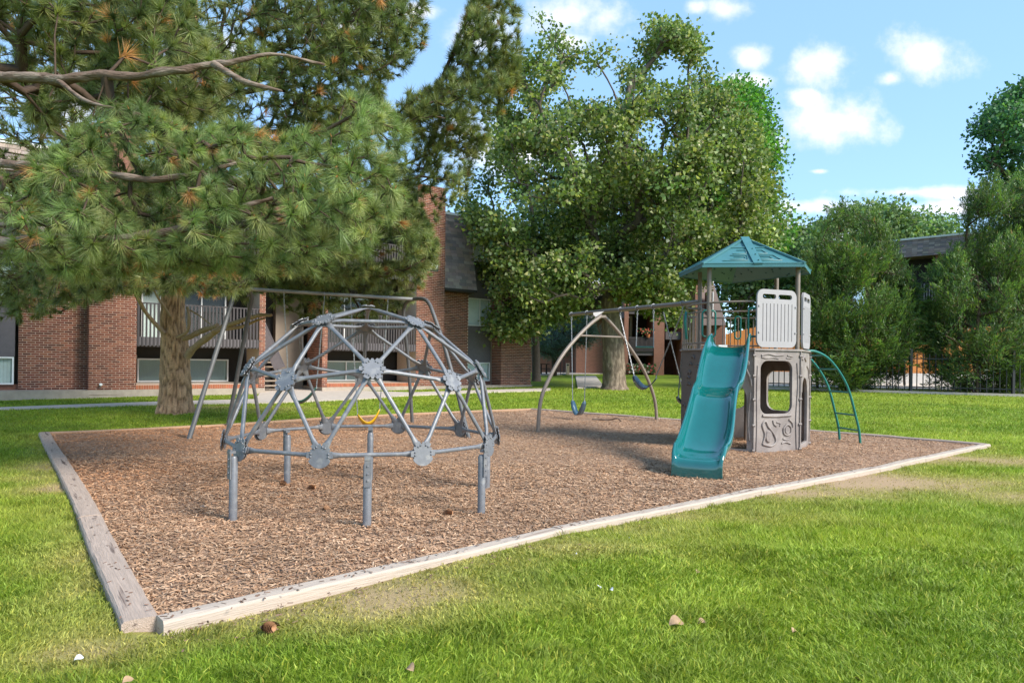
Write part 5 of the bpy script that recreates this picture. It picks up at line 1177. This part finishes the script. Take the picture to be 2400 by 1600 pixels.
low2 = disp([(590, 640), (950, 590), (1000, 615), (950, 690), (860, 735), (700, 742), (610, 715)])
lowM = disp([(60, 610), (580, 590), (600, 668), (480, 676), (300, 668), (200, 690), (80, 712)])
lowL = disp([(-60, 660), (60, 640), (230, 650), (240, 690), (160, 715), (70, 740), (-40, 740)])
pine_crown(PB, [(rearA, 11.2, 16.5, 7200, 38, .20, .0115, darkP, [4, 4, 3, 2, .12], .34, .05), (right1, 11.5, 14.5, 1500, 64, .19, .010, darkP, [3, 4, 3, 3, .15], .57, .7), (low1, 11.0, 15.0, 1700, 60, .19, .010, darkP, [3, 4, 3, 3, .3], .48, .1), (low2, 13.3, 15.8, 560, 60, .18, .010, darkP, [3, 4, 3, 3, .3], .50, -.1), (lowM, 9.5, 12.5, 480, 60, .18, .0095, darkP, [3, 3, 3, 2, 1.2], .46, -.25), (up2, 11.0, 14.5, 1500, 56, .20, .0115, darkP, [4, 4, 3, 2, .25], .36, .1), (lowL, 13, 15, 90, 60, .17, .009, darkP, [3, 3, 4, 1, .8], .45, -.2)], st, tuple(at(412, 500, yb)), None)
# left-hand pine: trunk just outside the left of the view, big boughs reach over the playground
pa = Vector((-8.9, 8.2, 0)); PA = thing('pine_tree', pa, 'nearer ponderosa pine whose boughs of long bright needles hang over the upper left', 'tree')
ta = [pa+Vector((0, 0, -.15)), pa+Vector((.05, 0, 2)), pa+Vector((.1, .1, 5)), pa+Vector((0, .1, 9)), pa+Vector((0, 0, 12))]
trunk_mesh('trunk', ta, lambda s: .34*(1-.7*s)+.1*max(0, 1-s*14)**2, MATS['pine_bark_plates'], PA, seg=40, depth=.12, vs_=4.2, rows=120, flare=.12)
bl = [pa+Vector((.1, .1, 4.9)), at(-160, 178, 8.0), at(0, 180, 7.7), at(130, 182, 7.5), at(250, 178, 7.4), at(400, 168, 7.3), at(500, 152, 7.3), at(545, 150, 7.3)]
limb(bl+[at(640, 130, 7.4), at(760, 150, 7.6)], .078, .014, PA, TWIGR)
limb([bl[6], at(570, 190, 7.2), at(660, 215, 7.2)], .045, .012, PA, TWIGR)
limb([bl[3], at(200, 235, 7.2), at(300, 262, 7.0)], .03, .008, PA, TWIGR)
bl2 = [pa+Vector((.1, 0, 3.2)), at(-100, 560, 7.4), at(100, 562, 7.0), at(300, 560, 6.9), at(480, 520, 6.9), at(640, 470, 6.9)]
limb(bl2, .07, .025, PA, TWIGR)
bl3 = [pa+Vector((.1, 0, 3.8)), at(-60, 380, 7.6), at(160, 400, 7.1), at(380, 420, 6.9), at(560, 380, 7.0)]
limb(bl3, .06, .02, PA, TWIGR)
st = []; 
for b_ in (bl, bl2, bl3):
    s0_ = len(st)
    for i, p in enumerate(b_): st.append((tuple(p), 0 if len(st) == 0 else (s0_+i-1 if i else 0)))
front = disp([(-140, 430), (40, 400), (140, 330), (250, 235), (330, 235), (420, 300), (540, 285), (640, 320), (720, 300), (800, 215), (870, 235), (950, 300), (955, 420), (900, 520), (830, 600), (740, 620), (640, 632), (520, 622), (400, 615), (280, 625), (180, 640), (70, 620), (-140, 630)])
up_ = disp([(-140, -120), (520, -120), (560, 60), (620, 130), (560, 250), (420, 290), (280, 240), (150, 240), (110, 330), (60, 260), (30, 60), (-140, 60)])
brightP = [(.175, .245, .08), (.225, .28, .095), (.13, .19, .07), (.30, .32, .12), (.46, .24, .10)]
pine_crown(PA, [(front, 5.9, 9.0, 1900, 98, .17, .0056, brightP, [4, 4, 3, 2, .25], .40, .15), (up_, 7.4, 10.5, 1700, 90, .20, .0074, darkP, [3, 4, 3, 3, .45], .38, .12)], st, tuple(at(0, 400, 7.5)), None)

# ---- the big deciduous tree and its neighbours -------------------
OAK = [(.155, .225, .058), (.115, .175, .052), (.205, .275, .07), (.33, .36, .14), (.46, .45, .24), (.38, .43, .09)]
ob_ = ground(1440, 912); yo = ob_.y
ok = disp([(1095, 760), (1110, 700), (1125, 650), (1100, 600), (1082, 540), (1062, 460), (1080, 390), (1120, 300), (1150, 220), (1178, 140), (1195, 85), (1240, 42), (1278, 48), (1292, 110), (1325, 160), (1365, 105), (1405, 62), (1460, 48), (1530, 58), (1590, 78), (1612, 130), (1650, 118), (1672, 160), (1675, 215), (1705, 250), (1730, 330), (1760, 420), (1800, 470), (1805, 520), (1760, 570), (1700, 590), (1640, 620), (1570, 690), (1560, 740), (1500, 720), (1450, 690), (1390, 700), (1330, 720), (1240, 760), (1200, 770), (1140, 760)])
broadleaf('deciduous_tree', 'large spreading broadleaf tree with pale straight trunk rising from the lawn at centre', ob_, at(1432, 700, yo), ok, yo, 4.8, 1900, 54, .165, .27, OAK, [5, 4, 5, 2.2, 1.2, .4], .52, hole=.53, hs=.55, seed=2, tr0=.02, tpw=.43, gap=(46, .47, 700, 380))
bl_ = disp([(1060, 640), (1230, 640), (1240, 740), (1190, 765), (1120, 770), (1085, 745)])
g = ground(1612, 886); LOC = [(.10, .27, .04), (.14, .31, .045), (.075, .20, .04), (.18, .34, .055)]
lo_ = disp([(1600, 620), (1590, 420), (1600, 250), (1640, 190), (1700, 200), (1740, 225), (1765, 300), (1780, 370), (1775, 440), (1800, 500), (1800, 550), (1740, 600), (1680, 640)])
broadleaf('deciduous_tree', 'bright green tree showing behind the right side of the large tree', g, at(1618, 580, 38), lo_, 38, 4.5, 800, 44, .20, .38, LOC, [4, 4, 3, 2], .42, hole=.48, hs=.4, seed=5)
# background row
BGP = [(.12, .21, .07), (.16, .25, .08), (.20, .28, .10), (.095, .165, .06)]
broadleaf('background_tree', 'pale green tree just behind the tower roof, left of the junipers', Vector((20.5, 62, .8)), Vector((20.5, 62, 4)), disp([(1690, 760), (1680, 640), (1700, 560), (1760, 535), (1820, 545), (1880, 520), (1900, 600), (1880, 760)]), 62, 5, 420, 40, .38, .75, BGP, [3, 4, 4, 2], .3, hole=.34, hs=.25, seed=7)
broadleaf('background_tree', 'feathery light green tree rising above the brown mansard roof', Vector((30.5, 56, .8)), at(2040, 640, 56), disp([(1850, 620), (1870, 545), (1930, 500), (1985, 480), (2060, 462), (2110, 490), (2160, 505), (2200, 520), (2150, 560), (2060, 600), (1960, 640)]), 56, 4.5, 420, 44, .30, .62, [(.16, .26, .10), (.21, .31, .12), (.12, .2, .08)], [4, 4, 3], .3, hole=.46, hs=.3, seed=8)
broadleaf('background_tree', 'dark tree filling the gap behind the trunk of the large broadleaf tree', Vector((6, 66, .9)), Vector((6, 66, 5)), disp([(1200, 720), (1190, 480), (1300, 400), (1420, 380), (1560, 400), (1660, 460), (1690, 620), (1650, 700)]), 66, 6, 520, 36, .42, .85, [(.07, .13, .055), (.09, .16, .065), (.11, .18, .10)], [4, 4, 2], .3, hole=.36, hs=.2, seed=9)
rt_ = disp([(2240, 310), (2262, 268), (2310, 230), (2380, 180), (2520, 150), (2560, 620), (2380, 560), (2330, 470), (2300, 420), (2245, 375), (2262, 350), (2300, 345), (2285, 300), (2250, 320)])
broadleaf('deciduous_tree', 'dark green tree whose drooping boughs enter at the right edge above the juniper', Vector((30.5, 36, .4)), Vector((30.5, 36, 4)), rt_, 36, 5, 1000, 46, 0.19, .34, [(.075, .19, .07), (.10, .23, .08), (.06, .15, .06)], [4, 3, 3], .4, hole=.48, hs=.5, seed=11)
def juniper(label, base, poly, Yc, depth, N_, per, seed, pal):
    t = thing('juniper_tree', base, label, 'tree', 'junipers along the black iron fence'); cl = sample_crown(poly, Yc, depth, N_, .44, .8, seed); base = Vector(base)
    st_ = [(tuple(base), 0)]+[(tuple(base+Vector((R.normal(0, .05), 0, h))), i) for i, h in enumerate((.8, 1.8, 3.2, 4.8))]
    sk = grow(st_, cl, step=.4, back=.12, wob=.05, base=tuple(base+Vector((0, 0, 1.5)))); skel_mesh('stems', sk, 1, .010, .42, .006, TWIG, t, rmax=.07)
    NP, par, cnt, ends = sk; dv = np.zeros((len(cl), 3))
    for ti, e in ends: dv[ti] = NP[e]-NP[par[e]]
    dv /= np.linalg.norm(dv, axis=1, keepdims=True)+1e-9; n = len(cl)*per; ci = np.repeat(np.arange(len(cl)), per); ax0 = dv[ci]*.8+np.array([0, 0, .55]); ax0 /= np.linalg.norm(ax0, axis=1, keepdims=True)
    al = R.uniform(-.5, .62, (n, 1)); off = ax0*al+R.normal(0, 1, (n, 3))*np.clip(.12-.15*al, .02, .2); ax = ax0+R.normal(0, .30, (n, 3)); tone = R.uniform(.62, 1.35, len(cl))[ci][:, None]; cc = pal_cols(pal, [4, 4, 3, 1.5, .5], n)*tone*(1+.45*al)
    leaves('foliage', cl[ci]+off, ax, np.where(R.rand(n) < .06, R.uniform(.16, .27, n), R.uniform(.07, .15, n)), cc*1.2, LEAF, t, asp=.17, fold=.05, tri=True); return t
JP = [(.075, .135, .035), (.105, .17, .04), (.05, .092, .03), (.17, .22, .055), (.18, .12, .07)]
juniper('wide feathery juniper left of the gap in the hedge, right behind the tower', ground(1985, 918), disp([(1835, 880), (1830, 700), (1845, 620), (1875, 560), (1900, 500), (1930, 480), (1960, 500), (1990, 475), (2020, 500), (2040, 560), (2060, 600), (2095, 650), (2110, 700), (2100, 790), (2070, 850), (2060, 888), (1900, 892)]), 29.3, 2.1, 1350, 125, 3, JP)
juniper('tall ragged juniper at the right edge, highest of the hedge', ground(2290, 926), disp([(2130, 810), (2120, 720), (2125, 660), (2160, 620), (2205, 570), (2218, 490), (2240, 430), (2290, 395), (2350, 410), (2420, 420), (2440, 905), (2330, 908), (2200, 898), (2140, 880), (2130, 810)]), 28.9, 2.2, 1500, 125, 4, JP)
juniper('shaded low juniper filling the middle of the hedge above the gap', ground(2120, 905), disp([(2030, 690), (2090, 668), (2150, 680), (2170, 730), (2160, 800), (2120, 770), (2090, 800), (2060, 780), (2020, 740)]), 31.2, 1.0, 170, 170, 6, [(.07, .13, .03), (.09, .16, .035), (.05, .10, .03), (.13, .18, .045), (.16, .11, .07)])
# blue spruce and the slim trunk beside the building corner
sp = ground(1299, 880); SPT = thing('spruce_tree', (at(1299, 878, 44).x, 44, .5), 'blue-green spruce with low boughs over the picnic table', 'tree'); sx_ = at(1299, 878, 44)
cl = sample_crown([(1240, 800), (1250, 740), (1290, 690), (1330, 640), (1370, 700), (1400, 770), (1408, 800), (1380, 812), (1350, 800), (1320, 830), (1290, 835), (1255, 830)], 44, 2.2, 420, .34, .6, 3)
sk = grow([((sx_.x, 44, .5), 0), ((sx_.x, 44, 2), 0), ((sx_.x, 44, 4), 1), ((sx_.x, 44, 7), 2)], cl, .4, .2, .05); skel_mesh('branches', sk, 1, .014, .42, .01, TWIG, SPT, rmax=.2)
n = len(cl)*70; ci = np.repeat(np.arange(len(cl)), 70); leaves('needles', cl[ci]+R.normal(0, .20, (n, 3)), R.normal(0, 1, (n, 3))+np.array([0, 0, -.2]), R.uniform(.10, .2, n), pal_cols([(.10, .16, .14), (.14, .21, .18), (.07, .11, .10)], [4, 3, 3], n), LEAF, SPT, asp=.16, tri=True)
sl_ = ground(1257, 893); ST2 = thing('deciduous_tree', sl_, 'slim shaded tree trunk standing right at the corner of the near brick building', 'tree')
trunk_mesh('trunk', [sl_+Vector((0, 0, -.1)), at(1256, 820, sl_.y), at(1253, 760, sl_.y), at(1250, 640, sl_.y)], lambda s: .24*(1-.35*s)+.06*max(0, 1-10*s), mat('bark_shade', (.17, .13, .11), .95, var=.3, vscale=12, bump=.6), ST2, seg=24, depth=.05, rows=40)
cl = sample_crown(disp([(1190, 640), (1250, 580), (1330, 620), (1330, 700), (1270, 735), (1200, 720)]), sl_.y, 2.5, 160, .36, .5, 8); sk = grow([(tuple(at(1253, 760, sl_.y)), 0), (tuple(at(1250, 640, sl_.y)), 0)], cl, .5); skel_mesh('limbs', sk, 1, .014, .45, .01, TWIG, ST2, rmax=.14)
n = len(cl)*44; ci = np.repeat(np.arange(len(cl)), 44); leaves('crown', cl[ci]+R.normal(0, .36, (n, 3)), R.normal(0, 1, (n, 3)), R.uniform(.12, .2, n), pal_cols(OAK[:3], [4, 4, 3], n), LEAF, ST2)
